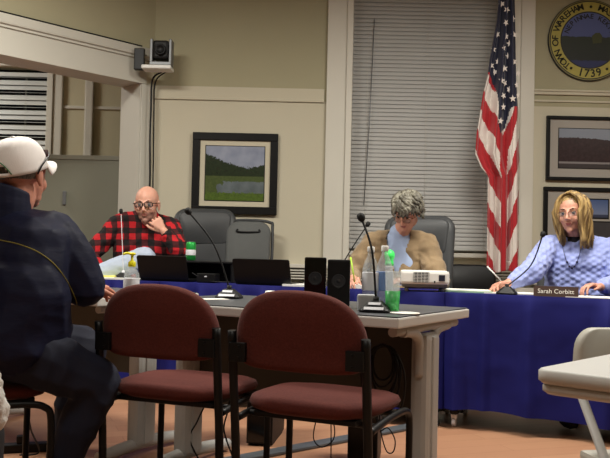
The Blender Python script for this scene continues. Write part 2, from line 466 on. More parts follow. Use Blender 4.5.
def add_hand(bl, wrist, d, n, side, curl=(.3, .35, .3), sc=1.0, thumb=.6):
    """d towards the fingers, n palm normal (fingers curl towards it), side: thumb side"""
    w = V(wrist); d = V(d).normalized(); n = (V(n) - d * V(n).dot(d)).normalized(); t = d.cross(n).normalized() * side
    kn = []
    for i, o in enumerate((.030, .010, -.010, -.029)):
        k = w + (d * (.085 - .004 * abs(i - 1)) + t * o - n * .002) * sc; kn.append(k)
    bl.hull([(w, .021 * sc)] + [(k, .0125 * sc) for k in kn]); bl.cap(w + (d * .03 + t * .02 + n * .008) * sc, .018 * sc, w + (d * .05 + t * .026) * sc, .013 * sc)
    for i, k in enumerate(kn):
        L = (.040, .044, .041, .032)[i] * sc; dd = d.copy(); p = k; rr = .0088 * sc
        spread = t * (1.5 - i) * .06
        ax = dd.cross(n).normalized()
        for j in range(3):
            dd = (Matrix.Rotation(curl[j], 3, ax) @ dd); q = p + (dd + spread).normalized() * L * (1, .68, .52)[j]
            bl.cap(p, rr, q, rr * .92); p = q; rr *= .92
    p = w + (d * .022 + t * .024 + n * .004) * sc; dd = (d * .72 + t * thumb + n * .25).normalized()
    q = p + dd * .038 * sc; bl.cap(p, .0125 * sc, q, .0105 * sc)
    dd2 = (dd + d * .5 + n * .3).normalized(); r2 = q + dd2 * .032 * sc; bl.cap(q, .0105 * sc, r2, .0095 * sc)
    dd3 = (dd2 + d * .3 - t * .15).normalized(); bl.cap(r2, .0095 * sc, r2 + dd3 * .022 * sc, .008 * sc)
def headmat(c, yaw=0, pitch=0, roll=0, s=1):
    return Matrix.Translation(c) @ Euler((pitch, roll, yaw), 'YXZ').to_matrix().to_4x4() @ Matrix.Scale(s, 4)
def paint(me, fn):
    for p in me.polygons: p.material_index = fn(p.center)

# ================================================================ THE ROOM
WY = 6.8
def wx(px): return at(px, 200, WY).x
def wz(px, py): return at(px, py, WY).z
CEIL = 3.3
cor = V((at(152, 150, WY).x, WY, 0))
wd = V((-.665, -.747, 0)).normalized(); wn = V((-.747, .665, 0)).normalized()   # along the left wall towards the camera; outwards
b = B(); bmesh.ops.create_grid(b, x_segments=1, y_segments=1, size=1)
bmesh.ops.transform(b, matrix=Matrix.Translation((0, 3.6, -.0)) @ Matrix.Diagonal((9, 7.2, 1, 1)), verts=b.verts)
for f in b.faces: pass
r_ = bmesh.ops.extrude_face_region(b, geom=b.faces[:]); bmesh.ops.translate(b, vec=(0, 0, -.1), verts=[q for q in r_['geom'] if isinstance(q, bmesh.types.BMVert)])
struct('floor', b, 'floor')
b = B(); span(b, (-9, -3.6, CEIL), (9, 10.8, CEIL + .1)); struct('ceiling', b, 'ceiling_tile')

# back wall with the window hole
gx0, gx1 = wx(349) - .0, wx(505)
sill_z = wz(460, 252)
rail_z = wz(260, 100)
rail_r = wz(570, 94)
b = B()
X0, X1 = cor.x - .02, 6.0
def bwall(x0, x1, z0, z1):
    if z0 < rail_z < z1:
        span(b, (x0, WY, z0), (x1, WY + .2, rail_z)); span(b, (x0, WY, rail_z), (x1, WY + .2, z1), mi=1)
    else: span(b, (x0, WY, z0), (x1, WY + .2, z1), mi=int(z0 >= rail_z))
bwall(X0, gx0, 0, CEIL); bwall(gx1, X1, 0, CEIL); span(b, (gx0, WY, 0), (gx1, WY + .2, sill_z - .03))
struct('wall_back', b, ['wall_paint', 'wall_upper'])
b = B()   # picture rail mouldings
span(b, (X0 + .02, WY - .018, rail_z - .012), (wx(322), WY - .001, rail_z + .012), bev=.004)
span(b, (X0 + .02, WY - .008, rail_z + .012), (wx(322), WY - .001, rail_z + .10))
struct('trim_1', b, 'wall_paint')
b = B(); span(b, (wx(532), WY - .02, rail_r - .012), (X1, WY - .001, rail_r + .014), bev=.004); span(b, (wx(532), WY - .03, rail_r + .014), (X1, WY - .001, rail_r + .03), bev=.004)
span(b, (wx(532), WY - .012, rail_r - .07), (X1, WY - .001, rail_r - .055))
struct('trim_2', b, 'wall_paint')
# window 1
w1 = thing('window_1', None, None, ((gx0 + gx1) / 2, WY, 0)); w1['kind'] = 'structure'
b = B()
xa, xb = wx(334.5), wx(349.5)
span(b, (wx(324), WY - .045, .12), (xb - .035, WY - .001, CEIL - .01), bev=.006)
span(b, (xb - .05, WY - .07, .12), (xb - .0, WY + .02, CEIL - .01), bev=.006)
span(b, (gx1 - .03, WY - .045, .12), (gx1 + .10, WY - .001, CEIL - .01), bev=.006)
span(b, (gx1 + .105, WY - .03, .12), (wx(532), WY - .001, CEIL - .01), bev=.006)
obj('casing', b, 'trim_paint', w1, world=True)
b = B(); span(b, (gx0, WY - .075, sill_z - .045), (gx1 + .06, WY + .16, sill_z - .01), bev=.006); obj('window_sill', b, 'white_trim', w1, world=True)
b = B()
for x0, x1, z0, z1 in ((gx0, gx0 + .05, sill_z, CEIL), (gx1 - .05, gx1, sill_z, CEIL), (gx0 + .05, gx1 - .05, sill_z, sill_z + .06), (gx0 + .05, gx1 - .05, 2.0, 2.05)):
    span(b, (x0, WY + .12, z0), (x1, WY + .16, z1))
obj('window_frame', b, 'trim_paint', w1, world=True)
b = B(); span(b, (gx0 + .05, WY + .137, sill_z + .06), (gx1 - .05, WY + .143, CEIL)); obj('pane', b, 'glass_pane', w1, world=True)
def blind(name, label, x0, x1, z0, z1, y, pitch, tilt, m, gap=0, missing=None):
    t = thing(name, label, 'blinds', ((x0 + x1) / 2, y, z0))
    b = B(); z = z0 + .03; k = 0
    while z < z1 - .05:
        tl = tilt + random.uniform(-.03, .03)
        if missing and k % missing == 0: tl = R(12)
        rot = Matrix.Rotation(tl, 3, 'X')
        n = 3
        for s_ in range(n):
            u0, u1 = -.0122 * pitch / .022 + s_ * .0244 * pitch / .022 / n, -.0122 * pitch / .022 + (s_ + 1) * .0244 * pitch / .022 / n
            cv = lambda u: .0025 * (1 - (u / (.0125 * pitch / .022)) ** 2)
            vs = [V((x, y, z)) + rot @ V((0, u, cv(u) + dz)) for dz in (0, .0008) for x, u in ((x0, u0), (x1, u0), (x1, u1), (x0, u1))]
            q = [b.verts.new(v) for v in vs]
            for f in ((3, 2, 1, 0), (4, 5, 6, 7), (0, 1, 5, 4), (1, 2, 6, 5), (2, 3, 7, 6), (3, 0, 4, 7)): b.faces.new([q[i] for i in f])
        z += pitch; k += 1
    obj('slats', b, m, t, world=True)
    b = B(); span(b, (x0, y - .02, z1 - .04), (x1, y + .02, z1)); obj('headrail', b, m, t, world=True)
    b = B(); span(b, (x0, y - .013, z0), (x1, y + .013, z0 + .018), bev=.003); obj('bottom_rail', b, m, t, world=True)
    for fx in (.1, .5, .9):
        b = B(); x = x0 + (x1 - x0) * fx
        for dy in (-.016, .016): tube(b, [(x, y + dy, z0 + .01), (x, y + dy, z1 - .02)], .0012, 5)
        obj('ladder_cord', b, 'cord_white', t, world=True)
    return t
t = blind('venetian_blind', 'closed pale venetian blind in the tall window behind the grey haired person', gx0 + .012, gx1 - .04, sill_z + .012, CEIL - .02, WY + .06, .034, R(74), 'blind')
b = B(); p0 = at(370, 60, WY); p1 = at(363, 212, WY)
tube(b, [(wx(371) , WY + .03, 2.9), (wx(368), WY + .025, 2.0), (wx(364), WY + .02, 1.35)], .004, 8)
obj('tilt_wand', b, 'grey_metal', t, world=True)
# baseboard radiator cover along the back wall
b = B(); rz1 = wz(300, 264)
rx0, rx1 = wx(284), X1 - .5
span(b, (rx0, WY - .09, rz1 - .03), (rx1, WY - .001, rz1), bev=.004)
for k in range(4): span(b, (rx0, WY - .085, rz1 - .055 - k * .022), (rx1, WY - .02, rz1 - .045 - k * .022))
span(b, (rx0, WY - .085, rz1 - .27), (rx1, WY - .02, rz1 - .15), bev=.004)
span(b, (rx0, WY - .08, 0), (rx1, WY - .002, rz1 - .30), bev=.004)
tag(obj('radiator_cover', b, 'trim_paint'), 'long low cream radiator cover along the back wall under the window', 'radiator')
b = B(); span(b, (X0 + .03, WY - .02, 0), (rx0 - .01, WY - .001, .12), bev=.004); struct('baseboard_back', b, 'trim_paint')

# left angled wall with the wide opening
def LW(bm, s0, s1, z0, z1, t0=0., t1=.24, bev=0, mi=0):
    c = cor + wd * (s0 + s1) / 2 + wn * (t0 + t1) / 2
    ang = math.atan2(wd.y, wd.x)
    return box(bm, (c.x, c.y, (z0 + z1) / 2), (s1 - s0, abs(t1 - t0), z1 - z0), rz=ang, bev=bev, mi=mi)
HZ0, HZ1 = 2.31, 2.58
b = B(); LW(b, 0.0, .11, 0, HZ1); LW(b, 0.0, .11, HZ1, CEIL, mi=1); LW(b, .11, 4.2, HZ0, HZ1); LW(b, .11, 4.2, HZ1, CEIL, mi=1); LW(b, 4.2, 10.5, 0, CEIL)
struct('wall_left', b, ['wall_paint', 'wall_upper'])
b = B(); LW(b, .085, 4.2, HZ0 - .02, HZ1 - .09, -.018, .26, bev=.004); LW(b, -.0, 4.3, HZ1 - .075, HZ1 + .0, -.05, -.019, bev=.012); LW(b, .0, 4.3, HZ1 - .095, HZ1 - .075, -.032, -.019)
struct('trim_3', b, 'white_trim')
b = B(); LW(b, .02, .13, 0, HZ0 - .021, -.018, -.001, bev=.004); LW(b, .115, .135, 0, HZ0 - .021, .0, .26, bev=.003)
struct('trim_4', b, 'white_trim')
# adjoining room
FY = 8.3
fx = lambda px: at(px, 150, FY).x
fz = lambda px, py: at(px, py, FY).z
b = B(); wz1 = fx(48)
span(b, (wz1, FY, 0), (3.5, FY + .2, CEIL)); span(b, (-6.5, FY, 0), (wz1, FY + .2, .8)); span(b, (-6.5, FY, 2.75), (wz1, FY + .2, CEIL))
span(b, (-9, FY, 0), (-6.5, FY + .2, CEIL)); struct('wall_far', b, 'far_wall')
b = B(); span(b, (-8.9, -3.6, 0), (-9.1, FY, CEIL)); struct('wall_side', b, 'far_wall')
w2 = thing('window_2', None, None, (wz1 - .5, FY, 0)); w2['kind'] = 'structure'
b = B(); span(b, (wz1, FY - .05, .0), (fx(62), FY - .001, 2.9), bev=.01); span(b, (wz1 - .01, FY - .07, .0), (wz1 + .05, FY - .051, 2.9), bev=.006)
span(b, (-3.9, FY - .05, 2.75), (wz1, FY - .001, 2.9), bev=.01); obj('casing', b, 'trim_paint', w2, world=True)
b = B(); span(b, (-6.5, FY + .15, .8), (wz1, FY + .156, 2.75)); obj('pane', b, 'glass_pane', w2, world=True)
b = B(); span(b, (-6.5, FY - .08, .76), (wz1 - .012, FY + .1, .799), bev=.006); obj('window_sill', b, 'white_trim', w2, world=True)
blind('venetian_blind', 'pale venetian blind with dark gaps in the far window behind the white cap', -5.0, wz1 - .015, .82, 2.70, FY + .05, .05, R(66), 'far_blind', missing=3)
b = B(); span(b, (fx(62) + .002, FY - .02, fz(75, 109)), (fx(130), FY - .001, fz(75, 106)), bev=.003); span(b, (fx(85), FY - .06, 0), (fx(93), FY - .021, CEIL - .002), bev=.012)
struct('trim_5', b, 'trim_paint')
b = B(); span(b, (fx(84) - .0, FY - .035, 0), (fx(84) + .02, FY - .021, CEIL - .002)); struct('trim_6', b, 'trim_paint')

# closing walls of the meeting room
b = B(); span(b, (6, -3.6, 0), (6.2, WY + .2, CEIL)); struct('wall_right', b, 'wall_upper')
b = B(); span(b, (-8.9, -3.6, 0), (6, -3.4, CEIL)); struct('wall_rear', b, 'wall_upper')

# grey board beyond the opening
BY = 7.3
p0 = at(8, 156, BY); p1 = at(131, 156, BY)
bd = thing('whiteboard', 'grey shiny standing board with a pale rail in the opening behind the plaid shirt', 'board', ((p0.x + p1.x) / 2, BY, 0))
b = B(); span(b, (p0.x, BY - .01, .12), (p1.x, BY + .01, p0.z - .01)); obj('panel', b, 'board', bd, world=True)
b = B(); span(b, (p0.x, BY - .02, p0.z - .02), (p1.x, BY + .02, p0.z + .02), bev=.004); span(b, (p1.x - .0, BY - .02, .1), (p1.x + .03, BY + .02, p0.z + .02), bev=.004); span(b, (p0.x - .03, BY - .02, .1), (p0.x, BY + .02, p0.z + .02), bev=.004)
obj('rail', b, 'paint_grey', bd, world=True)
for x in (p0.x, p1.x):
    b = B(); span(b, (x - .02, BY - .25, 0), (x + .02, BY + .25, .1), bev=.01); obj('foot', b, 'paint_grey', bd, world=True)
b = B(); q = at(65, 198, BY); span(b, (q.x - .015, BY - .03, q.z - .06), (q.x + .015, BY - .0105, q.z + .06), bev=.004); obj('latch', b, 'grey_metal', bd, world=True)

# ceiling lamps
def ceil_light(x, y, p, label, fix=None):
    if fix is None:
        t = thing('ceiling_light', label, 'ceiling light', (x, y, CEIL - .075))
        b = B(); span(b, (-.62, -.32, .0), (.62, .32, .074)); obj('housing', b, 'white_plastic', t)
        b = B(); span(b, (-.58, -.28, -.012), (.58, .28, -.001), bev=.004); obj('diffuser', b, 'lamp_diffuser', t)
    else: t = dup(fix, (x, y, CEIL - .075), 0, label)
    L = bpy.data.lights.new('lamp', 'AREA'); L.shape = 'RECTANGLE'; L.size = 1.1; L.size_y = .5; L.energy = p; L.color = (1, .96, .87)
    o = bpy.data.objects.new('lamp', L); COL.objects.link(o); o.location = (x, y, CEIL - .10)
    return t
cl = ceil_light(-1.7, 4.0, 112, 'flat ceiling lamp over the left of the near tables')
for x, y, p, l in ((1.3, 4.0, 112, 'flat ceiling lamp between the flag and the white folding table'), (-.2, 1.0, 30, 'flat ceiling lamp above the viewer'),
                (3.9, 3.2, 44, 'flat ceiling lamp furthest right in the room'), (-4.0, 7.0, 58, 'flat ceiling lamp in the adjoining room')):
    ceil_light(x, y, p, l, cl)

# ================================================================ BURGUNDY CHAIRS
def burgundy_chair(label, loc, rz):
    t = thing('side_chair', label, 'chair', loc, rz, 'burgundy upholstered side chairs')
    # +Y is the sitter's front; seat centre above the origin
    b = B(); N = 40; rows = []
    prof = [(0, .445), (.55, .438), (.85, .44), (.97, .452), (1, .468), (.97, .484), (.85, .494), (.55, .502), (.0, .500)]
    for fr, z in prof[1:-1]:
        ring = []
        for k in range(N):
            a = 2 * math.pi * k / N; c, s = math.cos(a), math.sin(a)
            e = .62
            x = math.copysign(abs(c) ** e, c) * .235 * fr * (1 + .06 * s); y = math.copysign(abs(s) ** e, s) * .225 * fr
            zz = z - .008 - (.014 * max(0, (y / .225)) ** 3 * (1 if z > .46 else .5))
            ring.append(b.verts.new((x, y + .02, zz)))
        rows.append(ring)
    for a_, c_ in zip(rows, rows[1:]):
        for k in range(N): b.faces.new((a_[k], a_[(k + 1) % N], c_[(k + 1) % N], c_[k])).smooth = True
    b.faces.new(rows[0][::-1]); b.faces.new(rows[-1])
    obj('seat', b, 'burgundy', t)
    b = B(); box(b, (0, .02, .424), (.36, .34, .018), bev=.004); obj('seat_pan', b, 'black_plastic', t)
    # backrest: domed top, slightly concave towards the sitter
    b = B(); out = []
    hw = .226; zb, zt = .575, .835
    for k in range(48):
        a = 2 * math.pi * k / 48; c, s = math.cos(a), math.sin(a)
        if s >= 0: x = math.copysign(abs(c) ** .78, c) * hw; z = .655 + (zt - .655) * abs(s) ** .86
        else: x = math.copysign(abs(c) ** .35, c) * hw * (1 - .02 * abs(s)); z = .655 - (.655 - zb) * abs(s) ** .5
        out.append((x, z))
    layers = [(.80, -.032), (.93, -.029), (.985, -.018), (1.0, 0), (.985, .018), (.93, .029), (.80, .034)]
    rows = []
    for sc, dy in layers:
        rows.append([b.verts.new((x * sc, -.195 + dy - .5 * (z - .6) * .28 - 1.0 * (x * sc) ** 2 * -.55, .70 + (z - .70) * (1 - (1 - sc) * 1.0))) for x, z in out])
    for a_, c_ in zip(rows, rows[1:]):
        for k in range(48): b.faces.new((a_[k], a_[(k + 1) % 48], c_[(k + 1) % 48], c_[k])).smooth = True
    for ring in (rows[0], rows[-1]):
        sgn = 1
        y0 = sum(v.co.y for v in ring) / 48
        c1 = [b.verts.new((v.co.x * .5, v.co.y - (v.co.x ** 2 - (v.co.x * .5) ** 2) * .55 + (-.006 if ring is rows[0] else .006), .70 + (v.co.z - .70) * .5)) for v in ring]
        for k in range(48): b.faces.new((ring[k], ring[(k + 1) % 48], c1[(k + 1) % 48], c1[k])).smooth = True
        b.faces.new(c1).smooth = True
    obj('backrest', b, 'burgundy', t)
    for s in (-1, 1):
        b = B(); tube(b, smooth_path([(s * .232, -.155, .0), (s * .232, -.168, .30), (s * .232, -.19, .50), (s * .232, -.212, .695)], 5), .0145, 10); obj('leg', b, 'black_metal', t)
        b = B(); tube(b, smooth_path([(s * .232, -.163, .405), (s * .232, 0, .418), (s * .232, .15, .42), (s * .232, .215, .405), (s * .232, .235, .36), (s * .232, .235, .18), (s * .232, .235, 0)], 5), .0125, 10); obj('leg', b, 'black_metal', t)
        b = B(); box(b, (s * .203, -.222, .628), (.06, .016, .062), bev=.003)
        for zz in (-.018, .018): lathe(b, [(.005, 0), (.004, .004)], (s * .196, -.230, .628 + zz), 8, axis=(0, -1, 0))
        br = obj('bracket', b, 'black_metal', t)
    b = B(); tube(b, [(-.222, -.09, .412), (.222, -.09, .412)], .010, 8); tube(b, [(-.222, .13, .415), (.222, .13, .415)], .010, 8); obj('stretcher', b, 'black_metal', t)
    return t
ch = burgundy_chair('burgundy chair at the near table, the one closer to the folding table', (.070, 2.80, 0), R(-25))
dup(ch, (-.428, 3.05, 0), R(-21), 'burgundy chair at the near table beside the sitting person in the white cap')
mc = (-1.17, 2.95)
dup(ch, (mc[0], mc[1], 0), R(-62), 'burgundy chair under the person in the white cap')

# ================================================================ NEAR TABLES
TA = R(31)
tu = V((-math.cos(TA), math.sin(TA), 0)); tv = V((math.sin(TA), math.cos(TA), 0))
TC = V((.325, 2.83, 0))
def training_table(label, origin, L=1.22, D=.70):
    ang = math.atan2(-tu.y, -tu.x)      # local x runs from left end to right end, local y away from the camera
    t = thing('training_table', label, 'table', origin, ang, 'grey topped training tables')
    # origin: floor point under the middle of the table
    b = B(); box(b, (0, 0, .7385), (L - .012, D - .012, .004)); obj('table_surface', b, 'table_top', t)
    b = B(); box(b, (0, 0, .718), (L, D, .036), bev=.006)
    obj('tabletop', b, 'table_edge', t)
    for s in (-1, 1):
        x = s * (L / 2 - .045)
        g = B(); 
        box(g, (x, 0.0, .35), (.07, .13, .62), bev=.022)
        box(g, (x, .0, .35), (.084, .04, .60), bev=.006)
        tube(g, [(x, -D / 2 + .05, .682), (x, D / 2 - .05, .682)], .017, 12)
        tube(g, smooth_path([(x, -.22, .678), (x, -.11, .665), (x, -.065, .62), (x, -.055, .50)], 5), .02, 10)
        tube(g, smooth_path([(x, .22, .678), (x, .11, .665), (x, .065, .62), (x, .055, .50)], 5), .02, 10)
        obj('leg', g, 'leg_grey', t)
        g = B(); tube(g, smooth_path([(x, -.27, .03), (x, -.1, .045), (x, .03, .05), (x, .16, .045), (x, .30, .03)], 4), .028, 10); obj('foot', g, 'leg_grey', t)
    b = B(); box(b, (0, .03, .53), (L - .15, .012, .34)); obj('modesty_panel', b, 'modesty', t)
    return t
t1o = TC + tu * .61 + tv * .35
tt1 = training_table('grey topped training table nearest the projector, with cables hanging under it', t1o)
t2o = TC + tu * (.61 + 1.22 + .20) + tv * .365
dup(tt1, t2o, math.atan2(-tu.y, -tu.x), 'grey topped training table that the person in the white cap leans on')

# ================================================================ BACK TABLES with blue cloths
be = V((.9355, -.3533, 0)); bn = V((.3533, .9355, 0)); bang = math.atan2(be.y, be.x)
TL, TD = 1.83, .457
seam = V((.79, 4.94 - .377 * .79, 0))
cent = [seam + be * (TL / 2) * k + bn * TD / 2 for k in (-3, -1, 1)]
def back_table(label, o):
    t = thing('conference_table', label, 'table', o, bang, 'tables under the blue cloths')
    b = B(); box(b, (0, .0, .728), (TL - .02, TD - .02, .024), bev=.004); obj('tabletop', b, 'table_edge', t)
    for s in (-1, 1):
        x = s * (TL / 2 - .055)
        b = B(); box(b, (x, 0, .38), (.05, .08, .66), bev=.008); box(b, (x, 0, .085), (.05, TD - .06, .03), bev=.01); obj('leg', b, 'black_metal', t)
        for y in (-TD / 2 + .045, TD / 2 - .045):
            b = B(); lathe(b, [(.022, -.012), (.026, -.006), (.026, .006), (.022, .012)], (x, y, .026), 16, axis=(1, 0, 0)); box(b, (x, y, .056), (.03, .03, .024)); obj('caster', b, 'label_white', t)
    return t
bt = back_table('table under the blue cloth in front of the person in the plaid shirt', cent[0])
dup(bt, cent[1], bang, 'table under the blue cloth in front of the grey haired person')
dup(bt, cent[2], bang, 'table under the blue cloth in front of the blonde person')
def cloth(label, o, seed):
    b = B(); rnd = random.Random(seed)
    hx, hy = TL / 2 - .0015, TD / 2 + .004
    # top
    path = []
    def seg(a, c, n):
        for k in range(n): path.append(V(a).lerp(V(c), k / n))
    seg((-hx, -hy, 0), (hx, -hy, 0), 200); seg((hx, -hy, 0), (hx, hy, 0), 20); seg((hx, hy, 0), (-hx, hy, 0), 60); seg((-hx, hy, 0), (-hx, -hy, 0), 20)
    n = len(path); zs = [.7455, .744, .74, .70, .62, .5, .38, .25, .15, .10]
    pleats = [rnd.uniform(-.9, .9) for _ in range(15)]; wd_ = [rnd.uniform(.014, .035) for _ in pleats]; am = [rnd.uniform(.5, 1) for _ in pleats]
    rows = []
    for j, z in enumerate(zs):
        ring = []
        for i, p in enumerate(path):
            out = .0
            depth = max(0, (.745 - z) / .65)
            front = i < 200
            x = p.x
            if front:
                q = 0
                for c0, w0, a0 in zip(pleats, wd_, am):
                    dx = (x - c0) / (w0 * (1 + depth * 1.6)); q += a0 * math.exp(-dx * dx)
                q += .35 * math.sin(x * 9 + seed) * depth + .3 * math.sin(x * 17 + 2 * seed) + .32 * abs(math.sin(x * 13 + 1.3 * math.sin(x * 4 + seed))) 
                out = (.002 if j > 1 else 0) + min(1, depth * 6) * (.004 + .060 * (.4 + .6 * depth) * max(0, q) )
                edge = min(1, (hx - abs(x)) / .06); out *= edge
            nrm = V((0, -1, 0)) if i < 200 else V((0, 0, 0)) if i < 220 or i >= 280 else V((0, 1, 0))
            zz = z + (.012 * math.sin(x * 5 + seed) * depth if front and j > 6 else 0)
            ring.append(b.verts.new((p.x + nrm.x * out, p.y + nrm.y * out, zz)))
        rows.append(ring)
    for a_, c_ in zip(rows, rows[1:]):
        for k in range(n): b.faces.new((a_[k], a_[(k + 1) % n], c_[(k + 1) % n], c_[k])).smooth = True
    b.faces.new(rows[0])
    # white liner sheet on the top
    ob = obj('table_skirt', b, 'blue_cloth'); ob.location = o; ob.rotation_euler = (0, 0, bang)
    return tag(ob, label, 'tablecloth', 'royal blue table skirts')
cloth('royal blue cloth over the table before the plaid shirt, mostly behind the near table', cent[0], 1)
cloth('royal blue cloth over the table where the grey haired person writes', cent[1], 2)
cloth('royal blue pleated cloth over the table where the blonde person sits', cent[2], 5)
TZ = .7465
def bpt(px, dback=.15, z=TZ):
    """point on the back tables seen at column px, dback metres behind the front edge"""
    o = seam + bn * dback; d = ray(px, 285)
    k = (d.x / d.y); s = (k * o.y - o.x) / (be.x - k * be.y)
    p = o + be * s; return V((p.x, p.y, z))
def npt(px, back, z=.741):
    """point on the near tables seen at column px, back metres behind the front edge"""
    o = TC + tv * back; d = ray(px, 300); k = d.x / d.y
    s = (k * o.y - o.x) / (tu.x - k * tu.y); p = o + tu * s; return V((p.x, p.y, z))
# white runner edge / papers on back tables
def sheet(name, label, cat, c, w, d, ang, m='paper', h=.004, group=None):
    b = B(); box(b, (0, 0, h / 2), (w, d, h)); o = obj(name, b, m); o.location = c; o.rotation_euler = (0, 0, ang); return tag(o, label, cat, group)
sheet('paper_sheet', 'white papers on the blue cloth at the elbow of the blonde person', 'paper', bpt(594, .10), .28, .2, bang)
sheet('paper_sheet', 'white papers under the writing hand of the blonde person', 'paper', bpt(512, .20), .30, .2, bang + .1, h=.006)
sheet('folder', 'pale green folder on the blue cloth left of the blonde person', 'folder', bpt(468, .20), .30, .22, bang, mat('folder_green', (150, 186, 156), .6), .008)
sheet('paper_sheet', 'white papers lying on the pale green folder', 'paper', bpt(468, .20) + V((0, 0, .0085)), .27, .20, bang, h=.005)
sheet('paper_sheet', 'white papers on the blue cloth just left of the black speakers', 'paper', bpt(303, .12), .2, .18, bang, h=.012)
sheet('notepad', 'yellow edged pad on the blue cloth beside the white cap wearer', 'notepad', bpt(108, .20), .24, .17, bang, 'yellow_paper', .018)
sheet('paper_sheet', 'white papers on the blue cloth directly in front of the plaid shirt, behind the pump bottle', 'paper', bpt(122, .10), .32, .14, bang, h=.01)
# open book before the grey-haired person
bk = thing('open_book', 'open white book the grey haired person writes in', 'book', bpt(358, .19), bang)
for s in (-1, 1):
    b = B()
    N = 8
    for k in range(N):
        x0, x1 = s * k * .105 / N, s * (k + 1) * .105 / N; z = lambda x: .006 + .018 * math.exp(-(abs(x) - .03) ** 2 / .0014)
        vs = [(x0, -.11, .0), (x1, -.11, .0), (x1, .11, 0), (x0, .11, 0), (x0, -.11, z(x0)), (x1, -.11, z(x1)), (x1, .11, z(x1)), (x0, .11, z(x0))]
        q = [b.verts.new(v) for v in vs]
        for f in ((3, 2, 1, 0), (4, 5, 6, 7), (0, 1, 5, 4), (1, 2, 6, 5), (2, 3, 7, 6), (3, 0, 4, 7)): b.faces.new([q[i] for i in f])
    obj('pages', b, 'paper', bk)

# ================================================================ MICROPHONES
def text_mesh(s, size, depth=.0005, align='CENTER', bold=0):
    c = bpy.data.curves.new('t', 'FONT'); c.body = s; c.size = size; c.extrude = depth; c.offset = bold; c.align_x = align; c.align_y = 'CENTER'
    c.resolution_u = 3
    o = bpy.data.objects.new('t', c); COL.objects.link(o)
    dg = bpy.context.evaluated_depsgraph_get(); dg.update()
    me = bpy.data.meshes.new_from_object(o.evaluated_get(dg)); bpy.data.objects.remove(o); return me
def mic(label, base, head, ang, stem='black_plastic', white=True, bend=.5, hd=.013):
    t = thing('gooseneck_microphone', label, 'microphone', base, ang, 'gooseneck microphones on the tables')
    W = full(t)
    b = B()
    o0 = rrect(.112, .10, .02, 4); o1 = rrect(.092, .078, .018, 4); o2 = rrect(.04, .04, .012, 4)
    rings = [[b.verts.new((x, y, z)) for x, y in o] for o, z in ((o0, 0), (o0, .008), (o1, .02), (o2, .042))]
    for a_, c_ in zip(rings, rings[1:]):
        for k in range(len(a_)): b.faces.new((a_[k], a_[(k + 1) % len(a_)], c_[(k + 1) % len(a_)], c_[k]))
    b.faces.new(rings[0][::-1]); b.faces.new(rings[-1]); obj('base', b, 'black_plastic', t)
    if white:
        for z0, yy, wd2 in ((.0145, -.0525, .072),):
            b = B(); box(b, (0, -.0465, .0155), (wd2, .002, .012), rot=Matrix.Rotation(R(-42), 3, 'X')); box(b, (0, -.031, .032), (.045, .002, .011), rot=Matrix.Rotation(R(-41), 3, 'X'))
            obj('label_strip', b, 'label_white', t)
    st = V(base) + V((0, 0, .045)); hp = V(head); dd = hp - st
    mid = st + dd * .5 + V((0, 0, dd.length * .10)) * bend - V((dd.x, dd.y, 0)) * .22 * bend
    path = smooth_path([st, mid, hp], 10)
    b = B(); tube(b, path, .0042 if stem != 'label_white' else .0026, 8); tube(b, [st - V((0, 0, .016)), st + V((0, 0, .012))], .011, 12); obj('gooseneck', b, stem, t, world=True)
    dr = (path[-1] - path[-3]).normalized()
    b = B(); lathe(b, [(.005, -.014), (.009, -.011), (hd * 1.05, -.004), (hd * 1.2, .006), (hd * 1.05, .016), (hd * .6, .021), (.003, .022)], path[-1] - dr * .006, 14, axis=dr)
    obj('microphone_head', b, 'rubber', t, world=True)
    return t
def toward(p, q): return math.atan2(q.x - p.x, -(q.y - p.y))
b1 = npt(229, .42); mic('black gooseneck microphone between the two burgundy chairs, leaning left before the empty chair', b1, at(188, 211, b1.y + .05), R(-10), bend=.55)
b2 = npt(376, .16); mic('black gooseneck microphone beside the clear cups, leaning left over the black speaker', b2, at(361, 217, b2.y + .06), R(-15), bend=.9)
b3 = bpt(507, .08); mic('black gooseneck microphone in front of the blonde person, curving right', b3, at(543, 234, b3.y + .10), R(-20), bend=-.75, white=False)
b4 = bpt(334, .31); mic('black gooseneck microphone behind the black speakers, leaning right', b4, at(368, 224, b4.y + .1), R(-20), bend=.1, white=False)
b5 = bpt(123, .16); mic('thin pale stemmed microphone before the plaid shirt', b5, at(121, 211, b5.y + .0), R(-20), 'label_white', white=False, bend=.0, hd=.011)

# ================================================================ SPEAKERS
def speaker(label, px, back, rz, w=.083, h=.152, glossy=False):
    c = npt(px, back)
    t = thing('desktop_speaker', label, 'speaker', c, rz, 'black desktop speakers')
    b = B(); box(b, (0, 0, h / 2 + .003), (w, .1, h), bev=.006); obj('cabinet', b, 'black_gloss' if glossy else 'black_plastic', t)
    b = B(); 
    c0 = (0, -.0505, h * .56)
    lathe(b, [(.026, 0), (.028, .002), (.024, .003), (.019, -.001), (.010, -.003), (.008, .001), (.001, .003)], c0, 24, axis=(0, -1, 0)); obj('driver', b, 'dark_grille', t)
    if glossy:
        b = B(); lathe(b, [(.010, 0), (.011, .008), (.009, .009), (.001, .0095)], (-.012, -.0505, h * .17), 16, axis=(0, -1, 0)); obj('volume_knob', b, 'dark_grille', t)
    else:
        b = B(); lathe(b, [(.005, 0), (.005, .001)], (.016, -.0505, h * .1), 8, axis=(0, -1, 0)); obj('badge', b, 'grey_metal', t)
    return t
speaker('glossy black desktop speaker with a knob, left of the pair', 315, .40, R(-2), w=.090, h=.190, glossy=True)
speaker('matte black desktop speaker, right of the pair', 338.5, .30, R(-4), w=.088, h=.184)

